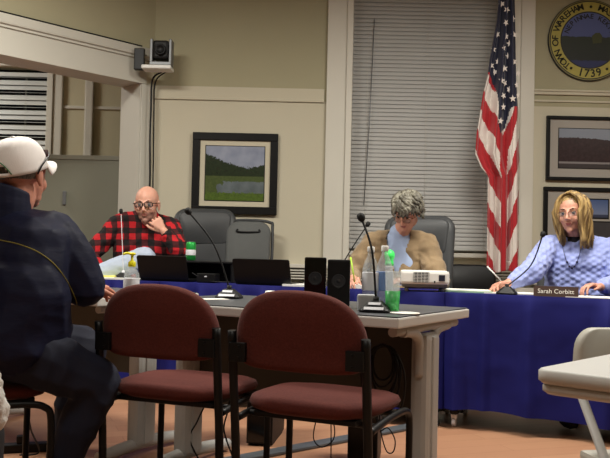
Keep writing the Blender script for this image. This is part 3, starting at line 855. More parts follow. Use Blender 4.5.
# ================================================================ PROJECTOR
pc = onz(424, 300, .742)
pr = thing('projector', 'white projector with a square vent grille on the near table by the clear cups', 'projector', pc + V((0, .12, 0)), R(-6))
pr.location = bpt(424, .10); pr.location.z = .7475
b = B(); box(b, (0, 0, .078), (.275, .21, .078), bev=.016)
obj('case', b, 'white_plastic', pr)
b = B(); box(b, (0, 0, .0335), (.255, .19, .02), bev=.006); obj('underside', b, 'grey_metal', pr)
b = B(); box(b, (-.02, -.106, .080), (.088, .002, .058)); obj('vent', b, 'dark_grille', pr)
b = B()
for k in range(7): box(b, (-.02, -.108, .055 + k * .0083), (.088, .003, .002))
for k in range(5): box(b, (-.060 + k * .02, -.108, .080), (.002, .003, .058))
obj('grille', b, 'white_plastic', pr)
b = B(); box(b, (.095, -.1065, .078), (.034, .004, .034), bev=.001); obj('side_window', b, 'jeans_navy', pr)
b = B(); box(b, (.055, -.1065, .055), (.008, .004, .012)); obj('lock_slot', b, 'black_plastic', pr)
for x in (-.1, .1):
    b = B(); lathe(b, [(.012, 0), (.012, .012), (.008, .024)], (x, -.07, 0), 12); obj('foot', b, 'grey_metal', pr)
    b = B(); lathe(b, [(.012, 0), (.012, .012), (.008, .024)], (x, .07, 0), 12); obj('foot', b, 'grey_metal', pr)

# ================================================================ BOTTLES, CUPS, CAN
def water_bottle(label, p, lab, hh=.2, cap_m='white_plastic'):
    t = thing('water_bottle', label, 'bottle', p)
    b = B(); s = hh / .2
    lathe(b, [(.028, 0), (.032, .004), (.031, .03), (.032, .05), (.030, .08), (.032, .11), (.032, .13), (.024, .155), (.013, .175), (.0125, .186 )], n=20)
    for v in b.verts: v.co.z *= s
    obj('bottle_body', b, 'clear_plastic', t)
    b = B(); lathe(b, [(.0328, .06 * s), (.0332, .062 * s), (.0332, .118 * s), (.0328, .12 * s)], n=20); obj('label_band', b, lab, t)
    b = B(); lathe(b, [(.0145, .186 * s), (.0148, .19 * s), (.0148, .203 * s), (.012, .205 * s)], n=16); obj('bottle_cap', b, cap_m, t)
    return t
water_bottle('clear water bottle behind the black microphone stem, left of the pair', npt(370, .32), 'label_white', .235)
water_bottle('clear water bottle with a blue label, right of the pair', npt(384, .36), 'label_blue', .24)
t = thing('plastic_tumbler', 'clear plastic tumbler with a green band next to the projector', 'cup', npt(392.5, .20))
b = B(); lathe(b, [(.022, 0), (.024, .003), (.029, .148), (.030, .15), (.0282, .15), (.0225, .006), (.001, .005)], n=24); obj('cup_body', b, 'clear_plastic', t)
b = B(); lathe(b, [(.0246, .006), (.0272, .078), (.0276, .078), (.0250, .006)], n=24); obj('green_band', b, 'green_film', t)
t = thing('spray_bottle', 'bright green bottle behind the clear water bottles', 'bottle', bpt(388, .02, .7475) + bn * .02)
b = B(); lathe(b, [(.022, 0), (.028, .005), (.028, .09), (.02, .11), (.026, .125), (.026, .139)], n=20); obj('bottle_body', b, 'clear_plastic', t)
b = B(); lathe(b, [(.026, .140), (.025, .160), (.022, .172), (.03, .187), (.030, .212), (.02, .226), (.004, .23)], n=20); obj('bottle_top', b, 'bright_green', t)
b = B(); lathe(b, [(.0135, .221), (.014, .225), (.012, .232)], n=12); obj('bottle_cap', b, 'bright_green', t)
b = B(); box(b, (0, 0, .031), (.068, .05, .060), bev=.008); o = obj('plastic_box', b, mat('frosted_plastic', (176, 178, 180), .4)); o.location = npt(366.5, .19); tag(o, 'small translucent white box beside the right black speaker', 'box')
b = B(); lathe(b, [(.05, 0), (.055, .002), (.054, .004), (.04, .003)], n=28); o = obj('paper_coaster', b, 'paper'); o.location = npt(405, .17); tag(o, 'white round paper lying on the dark tabletop near its corner', 'paper')
p = bpt(189, .22); t = thing('drink_can', 'green and white drink can in front of the empty grey chair', 'can', p + V((0, 0, .075)))
t.location = bpt(190, .26) + V((0, 0, .1355))
b = B(); lathe(b, [(.026, .0), (.033, .006), (.033, .112), (.027, .122)], n=24); obj('can_body', b, 'can_green', t)
b = B(); lathe(b, [(.0333, .035), (.0335, .036), (.0335, .07), (.0333, .071)], n=24); obj('label_band', b, 'label_white', t)
b = B(); lathe(b, [(.0265, .1225), (.0265, .124), (.02, .1235)], n=24); obj('can_lid', b, 'silver', t)
# sanitiser
t = thing('pump_bottle', 'clear hand sanitiser bottle with a yellow pump beside the white cap wearer', 'bottle', npt(131, .20))
b = B(); lathe(b, [(.030, 0), (.034, .004), (.035, .085), (.033, .10), (.022, .118), (.014, .124), (.013, .130)], n=28); obj('bottle_body', b, 'clear_plastic', t)
b = B(); lathe(b, [(.0355, .01), (.0358, .012), (.0358, .078), (.0355, .08)], n=28); obj('label_band', b, 'label_white', t)
b = B(); lathe(b, [(.016, .1305), (.017, .133), (.017, .150), (.010, .158), (.006, .160), (.006, .18), (.015, .184), (.016, .190), (.010, .194)], n=20)
tube(b, smooth_path([(0, 0, .188), (-.025, -.005, .190), (-.04, -.008, .184)], 4), [.0055] * 8 + [.004], 8); obj('pump', b, 'yellow_pump', t)

# ================================================================ BLACK EQUIPMENT on the left back table
def laptop(label, px, back, w, h, rz, lean=18):
    p = bpt(px, back); t = thing('laptop', label, 'laptop', p, rz, 'black laptops with their lids to the viewer')
    b = B(); box(b, (0, .13, .009), (w, .22, .016), bev=.004); obj('keyboard_base', b, 'black_plastic', t)
    rot = Matrix.Rotation(R(lean), 3, 'X')
    b = B(); tex_prism(b, rrect(w, h, .012), -.005, .005)
    bmesh.ops.transform(b, matrix=Matrix.Translation(V((0, .012, .012)) + rot @ V((0, 0, h / 2 + .004))) @ rot.to_4x4(), verts=b.verts)
    obj('lid', b, 'black_plastic', t); return t
laptop('black laptop lid in front of the pale jeans of the plaid shirt wearer', 163, .05, .35, .155, bang + .05)
laptop('black laptop lid left of the black speakers, below the framed pond picture', 262, .04, .37, .150, bang + .03)
t = thing('monitor_riser', 'low black stand between the two laptops under the empty chair', 'stand', bpt(213, .26), bang)
b = B(); box(b, (0, 0, .128), (.36, .17, .014), bev=.004); obj('shelf', b, 'black_plastic', t)
for s in (-1, 1): b = B(); box(b, (s * .17, 0, .0603), (.014, .16, .1203), bev=.003); obj('leg', b, 'black_plastic', t)
b = B(); box(b, (0, .076, .0605), (.324, .008, .118)); obj('back_panel', b, 'black_plastic', t)  # added panel, fills the space under the shelf with black
t = thing('control_box', 'small black box with a pale light under the low black stand', 'box', bpt(208, .10), bang)
b = B(); box(b, (0, 0, .03), (.13, .07, .058), bev=.005); obj('case', b, 'black_plastic', t)
b = B(); box(b, (.0, -.0365, .04), (.016, .003, .006)); obj('indicator', b, 'label_white', t)
b = B(); q = bpt(195, .06); r2 = bpt(230, .05)
tube(b, smooth_path([q + V((-.02, 0, .06)), q + V((.03, .0, .03)), q + V((.08, -.01, .012)), q.lerp(r2, .6) + V((0, -.01, .01)), r2 + V((0, 0, .01))], 8), .004, 6)
tag(obj('cable', b, 'black_plastic'), 'black cable curling before the low black stand', 'cable')
sheet('paper_sheet', 'small white paper beside the left microphone base', 'paper', npt(214, .30), .11, .08, TA, h=.002)
b = B(); box(b, (0, 0, .02), (.10, .06, .038), bev=.012); o = obj('tissue_pack', b, 'paper'); o.location = npt(276, .50); tag(o, 'small crumpled white packet behind the nearest burgundy chair back', 'packet')

# nameplate
p = bpt(556, .025)
t = thing('nameplate', 'dark brown desk nameplate with white lettering before the blonde person', 'nameplate', p, bang)
b = B(); tex = [(-.028, 0), (.028, 0), (.012, .058), (.004, .06)]
vs = [b.verts.new((x, y, z)) for x in (-.115, .115) for y, z in ((-.02, 0), (.025, 0), (.008, .055), (-.006, .055))]
for f in ((0, 1, 2, 3), (7, 6, 5, 4), (0, 4, 5, 1), (1, 5, 6, 2), (2, 6, 7, 3), (3, 7, 4, 0)): b.faces.new([vs[i] for i in f])
obj('block', b, 'wood_dark', t)
me = text_mesh('Sarah Corbitt', .034)
me.transform(Matrix.Translation((0, -.0142, .0275)) @ Matrix.Rotation(R(90 - 14), 4, 'X')); obj('lettering', me, 'lettering_white', t)

# ================================================================ WALL PICTURES, SEAL
def picture(label, px0, py0, px1, py1, fr, mw, m_mat, printer, y=WY - .001, right=None, mb=None):
    a = at(px0, py0, WY - .03); c = at(px1, py1, WY - .03)
    if right: c.x = a.x + right
    w, h = c.x - a.x, a.z - c.z; ct = V(((a.x + c.x) / 2, WY - .02, (a.z + c.z) / 2))
    t = thing('framed_picture', label, 'picture', ct)
    b = B()
    for x0, x1, z0, z1 in ((-w / 2, w / 2, h / 2 - fr, h / 2), (-w / 2, w / 2, -h / 2, -h / 2 + fr), (-w / 2, -w / 2 + fr, -h / 2 + fr, h / 2 - fr), (w / 2 - fr, w / 2, -h / 2 + fr, h / 2 - fr)):
        span(b, (x0, -.018, z0), (x1, .016, z1), bev=.004)
    obj('frame', b, 'frame_black', t)
    b = B(); span(b, (-w / 2 + fr, -.002, -h / 2 + fr), (w / 2 - fr, .008, h / 2 - fr)); obj('mat_board', b, m_mat, t)
    pw, ph = w - 2 * fr - 2 * mw, h - 2 * fr - mw - (mb or mw)
    cz = ((mb or mw) - mw) / 2
    b = B(); span(b, (-pw / 2 - .006, -.0045, -ph / 2 - .006), (pw / 2 + .006, -.0022, ph / 2 + .006)); o = obj('mat_liner', b, 'frame_black', t); o.location = (0, 0, cz)
    b = B(); span(b, (-pw / 2, -.006, -ph / 2), (pw / 2, -.0046, ph / 2)); o = obj('print', b, printer(pw, ph), t); o.location = (0, 0, cz)
    return t
picture('black framed picture of a green pond under grey sky behind the empty chair', 193, 132, 276.5, 215, .062, .048, 'mat_board', m_marsh)
picture('black framed wide picture of a brown hill, below the round seal', 547, 115.5, 640, 182, .028, .075, 'mat_grey', m_hill, right=.86)
sp = picture('black framed board with two small prints behind the blonde hair, lowest on the wall', 544, 186.5, 640, 262, .034, .05, 'mat_grey', m_sea, right=.76)
for q in [q for q in COL.objects if q.parent == sp and q.name.split('.')[0] in ('print', 'mat_liner')]: bpy.data.objects.remove(q)
for (xa_, ya_, xb_, yb_, mm) in ((583.5, 199.5, 608, 218, 'sea'), (583.5, 222, 625, 246, 'dark')):
    a = at(xa_, ya_, WY - .03) - sp.location; c = at(xb_, yb_, WY - .03) - sp.location; ct = (a + c) / 2; w_, h_ = c.x - a.x, a.z - c.z
    b = B(); span(b, (-w_ / 2 - .01, -.0045, -h_ / 2 - .01), (w_ / 2 + .01, -.0022, h_ / 2 + .01)); o = obj('mat_liner', b, 'frame_black', sp); o.location = (ct.x, 0, ct.z)
    b = B(); span(b, (-w_ / 2, -.006, -h_ / 2), (w_ / 2, -.0046, h_ / 2)); o = obj('print', b, m_sea(w_, h_) if mm == 'sea' else mat('dark_print', (62, 60, 62), .3, var=.3, vscale=14), sp); o.location = (ct.x, 0, ct.z)
sc_ = at(589.5, 40, WY - .03)
t = thing('town_seal', 'round town seal with gold lettered ring and dark blue landscape on the wall', 'seal', V((sc_.x, WY - .022, sc_.z)))
b = B(); lathe(b, [(.336, -.02), (.338, -.016), (.338, .0), (.334, .004)], (0, 0, 0), 72, axis=(0, -1, 0)); obj('disc', b, m_seal(), t)
lb = B()
def arc_text(s, rad, a0, a1, size, flip=False):
    for i, ch_ in enumerate(s):
        if ch_ == ' ': continue
        a = a0 + (a1 - a0) * i / (len(s) - 1)
        me = text_mesh(ch_, size, bold=size * .018)
        rot = (math.pi / 2 - a) if not flip else -(a + math.pi / 2)
        me.transform(Matrix.Translation((rad * math.cos(a), -.006, rad * math.sin(a))) @ Matrix.Rotation(rot, 4, 'Y') @ Matrix.Rotation(R(90), 4, 'X')); lb.from_mesh(me)
        bpy.data.meshes.remove(me)
arc_text('TOWN OF WAREHAM', .278, R(230), R(106), .074)
arc_text('MASS.', .278, R(70), R(36), .074)
arc_text('1739', .277, R(256), R(287), .09, True)
for a in (238, 302, 88):
    ball(lb, (.277 * math.cos(R(a)), -.006, .277 * math.sin(R(a))), (.013, .004, .013), 1)
obj('lettering', lb, 'seal_ink', t)
lb = B(); arc_text('NEPINNAE KEKIT', .196, R(158), R(22), .055); obj('motto', lb, 'seal_ink', t)
lb = B()   # low houses / tree on the seal landscape
tex_prism(lb, [(.02, .035), (.05, .06), (.085, .062), (.105, .035), (.1, -.02), (.03, -.03)], -.0065, -.0045); obj('landscape_patch', lb, mat('seal_green', (62, 66, 40), .6), t)

# ================================================================ FLAG
FYd = 6.45
left_e = [(0, 498), (20, 496), (45, 491), (60, 488), (75, 486), (95, 481), (115, 478), (135, 475), (155, 474), (168, 480), (176, 487), (200, 487), (230, 487), (272, 486)]
right_e = [(0, 514), (40, 516), (80, 518), (110, 520), (160, 520), (210, 519), (272, 519)]
def itp(tab, y):
    for (a, va), (c, vc) in zip(tab, tab[1:]):
        if y <= c: return va + (vc - va) * (y - a) / (c - a)
    return tab[-1][1]
fl = thing('flag', 'United States flag hanging in folds from a pole beside the tall window', 'flag', (at(519, 200, FYd).x + .0, FYd + .05, 0))
b = B(); NX, NY = 72, 260; grid = []; ys = []
y_top = -32
def fdepth(u, y):
    return -.035 * math.sin(u * math.pi * 5.0 + .6 + y * .003) * (0.55 + .45 * min(1, max(0, y) / 120)) - .016 * math.sin(u * math.pi * 11 + y * .008) - .03 * math.sin(u * math.pi)
for j in range(NY + 1):
    y = y_top + (272 - y_top) * j / NY; row = []
    yy = max(y, 0)
    x0 = itp(left_e, yy); x1 = itp(right_e, yy)
    for i in range(NX + 1):
        u = i / NX; x = x0 + (x1 - x0) * u + 1.0 * math.sin(u * 16 + y * .02)
        ww = math.sin(j * .05 + u * 7) * 1.5 if y > 262 else 0
        p = at(x, y + ww, FYd); p.y += fdepth(u, y); row.append(b.verts.new(p))
    grid.append(row)
def fcol(x, y):
    # canton boundary
    lim = itp([(486, 73), (491, 76), (494, 86), (497, 118), (500, 134), (505, 128), (509, 108), (521, 106)], x) if x > 486 else 73
    if y < lim: return 0
    cx = 503
    if x < cx: s = y - 2.1 * (x - 486)
    else: s = y - 2.1 * (cx - 486) + 2.9 * (x - cx)
    if y > 150 and abs(x - cx) < 3.5: return 1
    return 1 if int(math.floor(s / 25.)) % 2 == 0 else 2
for j in range(NY):
    for i in range(NX):
        f = b.faces.new((grid[j][i], grid[j][i + 1], grid[j + 1][i + 1], grid[j + 1][i])); f.smooth = True
        y = y_top + (272 - y_top) * (j + .5) / NY; yy = max(y, 0)
        x = itp(left_e, yy) + (itp(right_e, yy) - itp(left_e, yy)) * (i + .5) / NX
        f.material_index = fcol(x, y)
# stars
rnd = random.Random(3)
stars = [(503, -18), (507, -6), (509, 2), (505, 12), (512, 20), (504, 25), (497, 35), (505, 38), (513, 36), (493, 50), (502, 50), (508, 56), (497, 62), (513, 63), (491, 66), (503, 70), (517, 74), (500, 82), (504, 84), (508, 90), (502, 97), (517, 96), (502, 108), (499, 122), (511, 100), (509, 44), (501, 5), (515, 86), (495, 72)]
for (x, y) in stars:
    yy = max(y, 0); x0, x1 = itp(left_e, yy), itp(right_e, yy); u = min(.96, max(.04, (x - x0) / (x1 - x0)))
    c = at(x, y, FYd); c.y += fdepth(u, y) - .012
    ao = rnd.uniform(-.5, .5); rr = .029; sq = rnd.uniform(.5, 1)
    pts = [c + V((math.cos(ao + math.pi / 2 + k * math.pi / 5) * rr * (1 if k % 2 == 0 else .42) * sq, 0, math.sin(ao + math.pi / 2 + k * math.pi / 5) * rr * (1 if k % 2 == 0 else .42))) for k in range(10)]
    cv = b.verts.new(c)
    pv = [b.verts.new(q) for q in pts]
    for k in range(10): b.faces.new((cv, pv[k], pv[(k + 1) % 10])).material_index = 2
o = obj('flag_cloth', b, ['flag_blue', 'flag_red', 'flag_white'], fl, world=True)
so = o.modifiers.new('s', 'SOLIDIFY'); so.thickness = .003; so.offset = 0
b = B(); q = V((0, .0, 0)); tube(b, [(.0, .03, .02), (-.06, .03, 2.95)], .013, 12); obj('pole', b, 'wood_dark', fl)
b = B(); lathe(b, [(.15, 0), (.15, .02), (.06, .05), (.025, .09), (.02, .14)], (0, .03, 0), 28); obj('stand', b, 'brass', fl)

# ================================================================ CAMERA UNIT on the wall
c = at(158, 58, 6.55)
t = thing('security_camera', 'silver and black pan tilt camera on a shelf in the wall corner above the cables', 'camera', c)
b = B(); box(b, (.0, 0, -.085), (.235, .16, .032), bev=.012); obj('shelf', b, 'white_plastic', t)
b = B(); box(b, (-.15, .02, -.01), (.08, .05, .17), bev=.006); obj('bracket', b, 'black_metal', t)
b = B(); box(b, (-.045, 0, .045), (.022, .12, .19), bev=.006); box(b, (.105, 0, .045), (.022, .12, .19), bev=.006); box(b, (.03, .0, -.055), (.17, .13, .026), bev=.004); obj('yoke', b, 'grey_metal', t)
b = B(); box(b, (.03, 0, .055), (.122, .13, .15), bev=.02); lathe(b, [(.042, 0), (.045, .02), (.036, .03), (.03, .018), (.001, .02)], (.03, -.064, .05), 20, axis=(0, -1, 0)); obj('camera_head', b, 'black_plastic', t)
b = B(); 
tube(b, smooth_path([c + V((.02, .06, -.10)), at(152.5, 80, 6.68), at(151, 110, 6.68), at(150, 140, 6.68), at(150, 175, 6.68), at(149, 205, 6.68), at(148, 300, 6.68)], 6), .0075, 8)
tag(obj('cable', b, 'rubber'), 'thick black cable hanging down the corner from the camera shelf, on the left', 'cable')
b = B(); tube(b, smooth_path([c + V((.05, .06, -.10)), at(155.5, 82, 6.7), at(154, 110, 6.7), at(153.5, 150, 6.7), at(152.5, 205, 6.7), at(151, 300, 6.7)], 6), .006, 8)
tag(obj('cable', b, 'rubber'), 'black cable hanging down the corner from the camera shelf, on the right', 'cable')
b = B()
tube(b, smooth_path([cor + wd * s - wn * .040 + V((0, 0, HZ1 + .005)) for s in (.16, .6, 1.1, 1.6, 2.2, 3.0)], 6), .006, 6)
tag(obj('cable', b, 'rubber'), 'thin black cable lying along the top of the wide header', 'cable')

# ================================================================ OFFICE CHAIRS
def office_chair(label, loc, rz, w=.47, top=1.25, m='leather', arms=True, headrest=True, rb=.29):
    t = thing('office_chair', label, 'chair', loc, rz, None)
    b = B(); box(b, (0, .0, .46), (min(.48, w * .9), .46, .09), bev=.035); obj('seat', b, m, t, smooth=True)
    b = B(); h = top - .55; N = 12; 
    o0 = rrect(w, h, .06, 6, rt=.10)
    rows = []
    for sc, dy in ((.86, -.03), (.97, -.022), (1, 0), (.97, .022), (.86, .035)):
        rows.append([b.verts.new((x * sc * (1 - .10 * max(0, -(z / h) - .0)), -.25 + dy - (z + h / 2) * .16 + x * x * .5, .55 + h / 2 + z * (1 - (1 - sc) * .6))) for x, z in o0])
    for a_, c_ in zip(rows, rows[1:]):
        for k in range(len(o0)): b.faces.new((a_[k], a_[(k + 1) % len(o0)], c_[(k + 1) % len(o0)], c_[k])).smooth = True
    b.faces.new(rows[0][::-1]).smooth = True; b.faces.new(rows[-1]).smooth = True
    obj('backrest', b, m, t)
    if headrest:
        b = B(); o1 = rrect(w * .82, .27, .05, 6, rt=.06); rows = []
        for sc, dy in ((1, 0.02), (.98, .042), (.9, .052)):
            rows.append([b.verts.new((x * sc * (1 + .12 * z / .27), -.25 + dy - (top - .70 + z) * .16 + x * x * .5 * sc, top - .155 + z * sc)) for x, z in o1])
        for a_, c_ in zip(rows, rows[1:]):
            for k in range(len(o1)): b.faces.new((a_[k], a_[(k + 1) % len(o1)], c_[(k + 1) % len(o1)], c_[k])).smooth = True
        b.faces.new(rows[-1]).smooth = True; b.faces.new(rows[0][::-1])
        obj('head_cushion', b, m, t)
    b = B(); box(b, (0, -.26, .56), (.1, .03, .3), bev=.01); box(b, (0, -.12, .405), (.1, .30, .02), bev=.005); obj('back_support', b, 'black_plastic', t)
    b = B(); lathe(b, [(.03, .10), (.03, .25), (.022, .25), (.022, .395), (.05, .40), (.05, .412)], n=16); obj('gas_lift', b, 'black_metal', t)
    b = B()
    for k in range(5):
        a = 2 * math.pi * k / 5 + .3; d = V((math.cos(a), math.sin(a), 0)); tube(b, [d * .02 + V((0, 0, .11)), d * rb * .5 + V((0, 0, .10)), d * rb + V((0, 0, .072))], [.026, .02, .014], 8)
    obj('star_base', b, 'black_plastic', t)
    for k in range(5):
        a = 2 * math.pi * k / 5 + .3; d = V((math.cos(a), math.sin(a), 0)) * (rb - .005)
        b = B(); lathe(b, [(.02, -.02), (.028, -.014), (.028, .014), (.02, .02)], d + V((0, 0, .028)), 14, axis=(-d.y, d.x, 0)); obj('caster', b, 'black_plastic', t)
    if arms:
        for s in (-1, 1):
            b = B(); tube(b, smooth_path([(s * .24, .1, .44), (s * .29, .11, .52), (s * .29, .12, .66), (s * .28, -.12, .67), (s * .22, -.27, .64)], 6), .016, 8); box(b, (s * .29, .02, .685), (.06, .24, .03), bev=.012); obj('armrest', b, 'black_plastic', t)
    return t
cx = at(198, 230, 6.22)
office_chair('empty charcoal leather office chair behind the green can', (cx.x + .01, 6.33, 0), R(180 + 2), w=.50, top=1.285, arms=False, rb=.19)
cx = at(247, 230, 6.6)
oc3 = office_chair('flat grey cloth chair with a handle bar, below the framed pond picture', (cx.x, 6.30, 0), R(180 - 2), w=.36, top=1.19, m='grey_fabric', arms=False, headrest=False, rb=.15)
b = B(); 
# rim and handle on the flat chair back (world axes flipped by the chair's half turn)
tube(b, smooth_path([(-.19, -.285, .70), (-.19, -.345, 1.12), (-.165, -.352, 1.185), (0, -.36, 1.20), (.165, -.352, 1.185), (.19, -.345, 1.12), (.19, -.285, .70)], 8), .012, 8); obj('back_rim', b, 'leather', oc3)
b = B(); tube(b, smooth_path([(-.085, -.298, 1.125), (-.08, -.292, 1.105), (.08, -.292, 1.105), (.085, -.298, 1.125)], 6), .007, 8); obj('handle', b, 'black_plastic', oc3)
gw = at(403, 240, 5.50)
office_chair('charcoal leather office chair that the grey haired person sits in', (gw.x + .085, 5.58, 0), R(180 - 14), w=.50, top=1.235)
t = office_chair('low black office chair beside the flag, its rounded top just above the table', (at(470, 260, 6.2).x, 5.95, 0), R(180), w=.40, top=.89, m='black_plastic', arms=False, headrest=False)
for q in list(COL.objects):
    if q.name.startswith('office_chair'): q['group'] = 'office chairs along the back wall'

# ================================================================ FOLDING TABLE AND CHAIR (lower right)
fa = R(-42)
fc = onz(533, 368.5, .74)
t = thing('folding_table', 'white plastic folding table cut off by the lower right edge', 'table', fc, fa)
t.location.z = 0
Lf, Df = 1.5, .72      # local x along the near edge, y away
b = B(); 
def slab(b, x0, x1, y0, y1, z0, z1, r, bev):
    o = rrect(x1 - x0, y1 - y0, r, 6); cx_, cy_ = (x0 + x1) / 2, (y0 + y1) / 2
    rings = []
    for sc, z in ((-bev, z0), (0, z0 + bev), (0, z1 - bev * .6), (-bev * .6, z1)):
        rings.append([b.verts.new((cx_ + x * (1 + 2 * sc / (x1 - x0)), cy_ + y * (1 + 2 * sc / (y1 - y0)), z)) for x, y in o])
    for a_, c_ in zip(rings, rings[1:]):
        for k in range(len(o)): b.faces.new((a_[k], a_[(k + 1) % len(o)], c_[(k + 1) % len(o)], c_[k])).smooth = True
    b.faces.new(rings[0][::-1]); b.faces.new(rings[-1])
slab(b, 0, Lf, 0, Df, .712, .740, .03, .006); obj('tabletop', b, 'fold_white', t)
b = B(); slab(b, .006, Lf - .006, .006, Df - .006, .692, .7115, .03, .006); obj('apron', b, 'fold_white', t)
for x in (.20, Lf - .20):
    for y in (.10, Df - .10):
        b = B(); tube(b, [(x, y, .691), (x, y, .0)], .0125, 10); obj('leg', b, 'leg_grey', t)
    b = B(); tube(b, [(x, .10, .2), (x, Df - .1, .2)], .0125, 10); obj('crossbar', b, 'leg_grey', t)
b = B(); q0 = V((.03, .28, .688)); tube(b, [(.10, .36, .688), (.24, .36, .50)], .011, 8); ball(b, (.24, .36, .50), .02); obj('brace', b, 'white_plastic', t)
# chair
fcx = at(569, 330, 2.02)
t = thing('folding_chair', 'beige plastic folding chair tucked behind the white folding table', 'chair', (.965, 2.07, 0), R(180 + 10))
b = B(); zt = .772; rows = []
hw = .225
oo = rrect(hw * 2, .17, .03, 6, rt=.055)
for sc, dy in ((.97, .012), (1, .0), (1, -.022), (.97, -.034)):
    rows.append([b.verts.new((x * sc, .215 + dy - (z + .085) * .12 - x * x * .7, zt - .085 + z * sc)) for x, z in oo])
inn = [[b.verts.new((x * .80, .215 + dy - (z * .7 + .085) * .12 - (x * .8) ** 2 * .7, zt - .09 + z * .68)) for x, z in oo] for dy in (.0, .012)]
n_ = len(oo)
for a_, c_ in zip(rows, rows[1:]):
    for k in range(n_): b.faces.new((a_[k], a_[(k + 1) % n_], c_[(k + 1) % n_], c_[k])).smooth = True
b.faces.new(rows[-1]).smooth = True
for k in range(n_): b.faces.new((rows[0][k], rows[0][(k + 1) % n_], inn[1][(k + 1) % n_], inn[1][k])).smooth = True
for k in range(n_): b.faces.new((inn[1][k], inn[1][(k + 1) % n_], inn[0][(k + 1) % n_], inn[0][k]))
b.faces.new(inn[0])
bmesh.ops.transform(b, matrix=Matrix.Rotation(math.pi, 4, 'Z') , verts=b.verts)
obj('backrest', b, 'fold_beige', t)
b = B(); box(b, (0, .02, .44), (.42, .36, .03), bev=.012); obj('seat', b, 'fold_beige', t)
for s in (-1, 1):
    b = B(); tube(b, [(s * .20, -.19, .62), (s * .20, .0, .40), (s * .20, .22, .0)], .012, 8); obj('leg', b, 'leg_grey', t)
    b = B(); tube(b, [(s * .185, .1, .43), (s * .185, -.2, .0)], .012, 8); obj('leg', b, 'leg_grey', t)

# ================================================================ FLOOR ITEMS, CABLES
a = onz(232, 462, 0); c = onz(405, 429, 0); e = (c - a).normalized(); a = a - e * 1.2; c = c + e * .25
b = B(); box(b, ((a + c) / 2) + V((0, 0, .009)), ((c - a).length, .085, .016), rz=math.atan2(e.y, e.x), bev=.006)
tag(obj('cable_raceway', b, 'raceway'), 'flat grey cable cover strip crossing the floor under the near table', 'cable cover')
def tower(label, px, Y):
    p = at(px, 380, Y); t = thing('computer_tower', label, 'computer', (p.x, Y, 0), R(-8), 'black computer towers under the near table')
    b = B(); box(b, (0, .17, .205), (.13, .36, .39), bev=.006); obj('case', b, 'black_plastic', t)
    b = B(); box(b, (0, -.012, .205), (.118, .006, .37), bev=.002); obj('front_panel', b, 'black_gloss', t)
    for x in (-.05, .05): b = B(); box(b, (x, .17, .0048), (.02, .3, .0095)); obj('foot', b, 'rubber', t)
    return t
tower('black computer tower on the floor behind the left side of the nearest burgundy chair', 261, 4.10)
tower('black computer tower on the floor behind the right leg of the nearest burgundy chair', 364, 3.62)
def cord(label, pts, r=.003, m='rubber'):
    b = B(); tube(b, smooth_path(pts, 8), r, 6); return tag(obj('cable', b, m), label, 'cable')
ucx = npt(394, .42)
# hanging bundle of cable loops in front of the modesty panel
b = B(); base = TC + tu * .16 + tv * .22
for k in range(7):
    rr = .065 + .012 * k; cz = .56 - .012 * k; pts = []
    for i in range(25):
        an = 2 * math.pi * i / 24; pts.append(base + tu * (rr * .62 * math.cos(an) + .01 * math.sin(k * 3)) + tv * (.008 * math.sin(an * 2 + k)) + V((0, 0, cz + rr * math.sin(an) * (1.15 if math.sin(an) < 0 else .9))))
    tube(b, pts, .0045, 6)
tag(obj('cable_bundle', b, 'rubber'), 'coiled bundle of black cables hanging under the near table corner', 'cables')
f0 = onz(325, 447, 0)
cord('thin black cord looping to the floor left of the right computer tower', [at(323, 400, 3.75), at(315, 425, 3.75), at(314, 440, 3.75), at(322, 447, 3.75), at(333, 440, 3.75), at(334, 425, 3.75), at(326, 405, 3.75)])
cord('thin black cord hanging straight behind the nearest burgundy seat', [at(330, 395, 3.7), at(331, 425, 3.7), at(331, 458, 3.7)])
cord('brown cord looping beside the right computer tower', [at(379, 385, 3.5), at(380, 425, 3.5), at(386, 450, 3.5), at(393, 452, 3.5), at(395, 440, 3.5), at(388, 428, 3.5), at(380, 432, 3.5)], .003)
cord('black cord hanging beside the right leg of the left burgundy chair', [at(232, 385, 3.6), at(228, 410, 3.6), at(224, 430, 3.6), at(232, 455, 3.6)], .004)
cord('slanting black cord under the left burgundy chair', [at(205, 405, 3.7), at(197, 422, 3.7), at(190, 440, 3.7), at(205, 470, 3.7)], .004)
g0 = onz(40, 456, .012)
cord('black cord hanging from the chair of the white cap wearer to the power strip', [at(25, 392, 3.5), at(28, 410, 3.5), at(31, 430, 3.6), onz(39, 452, .02), onz(20, 455, .03)], .004)
p = onz(15, 452, .0); t = thing('power_strip', 'black power strip on the floor under the chair of the white cap wearer', 'power strip', p, .3)
b = B(); box(b, (0, 0, .02), (.30, .06, .038), bev=.006); obj('strip_body', b, 'black_plastic', t)
b = B(); box(b, (.03, 0, .058), (.05, .04, .036), bev=.006); obj('plug', b, 'black_plastic', t)

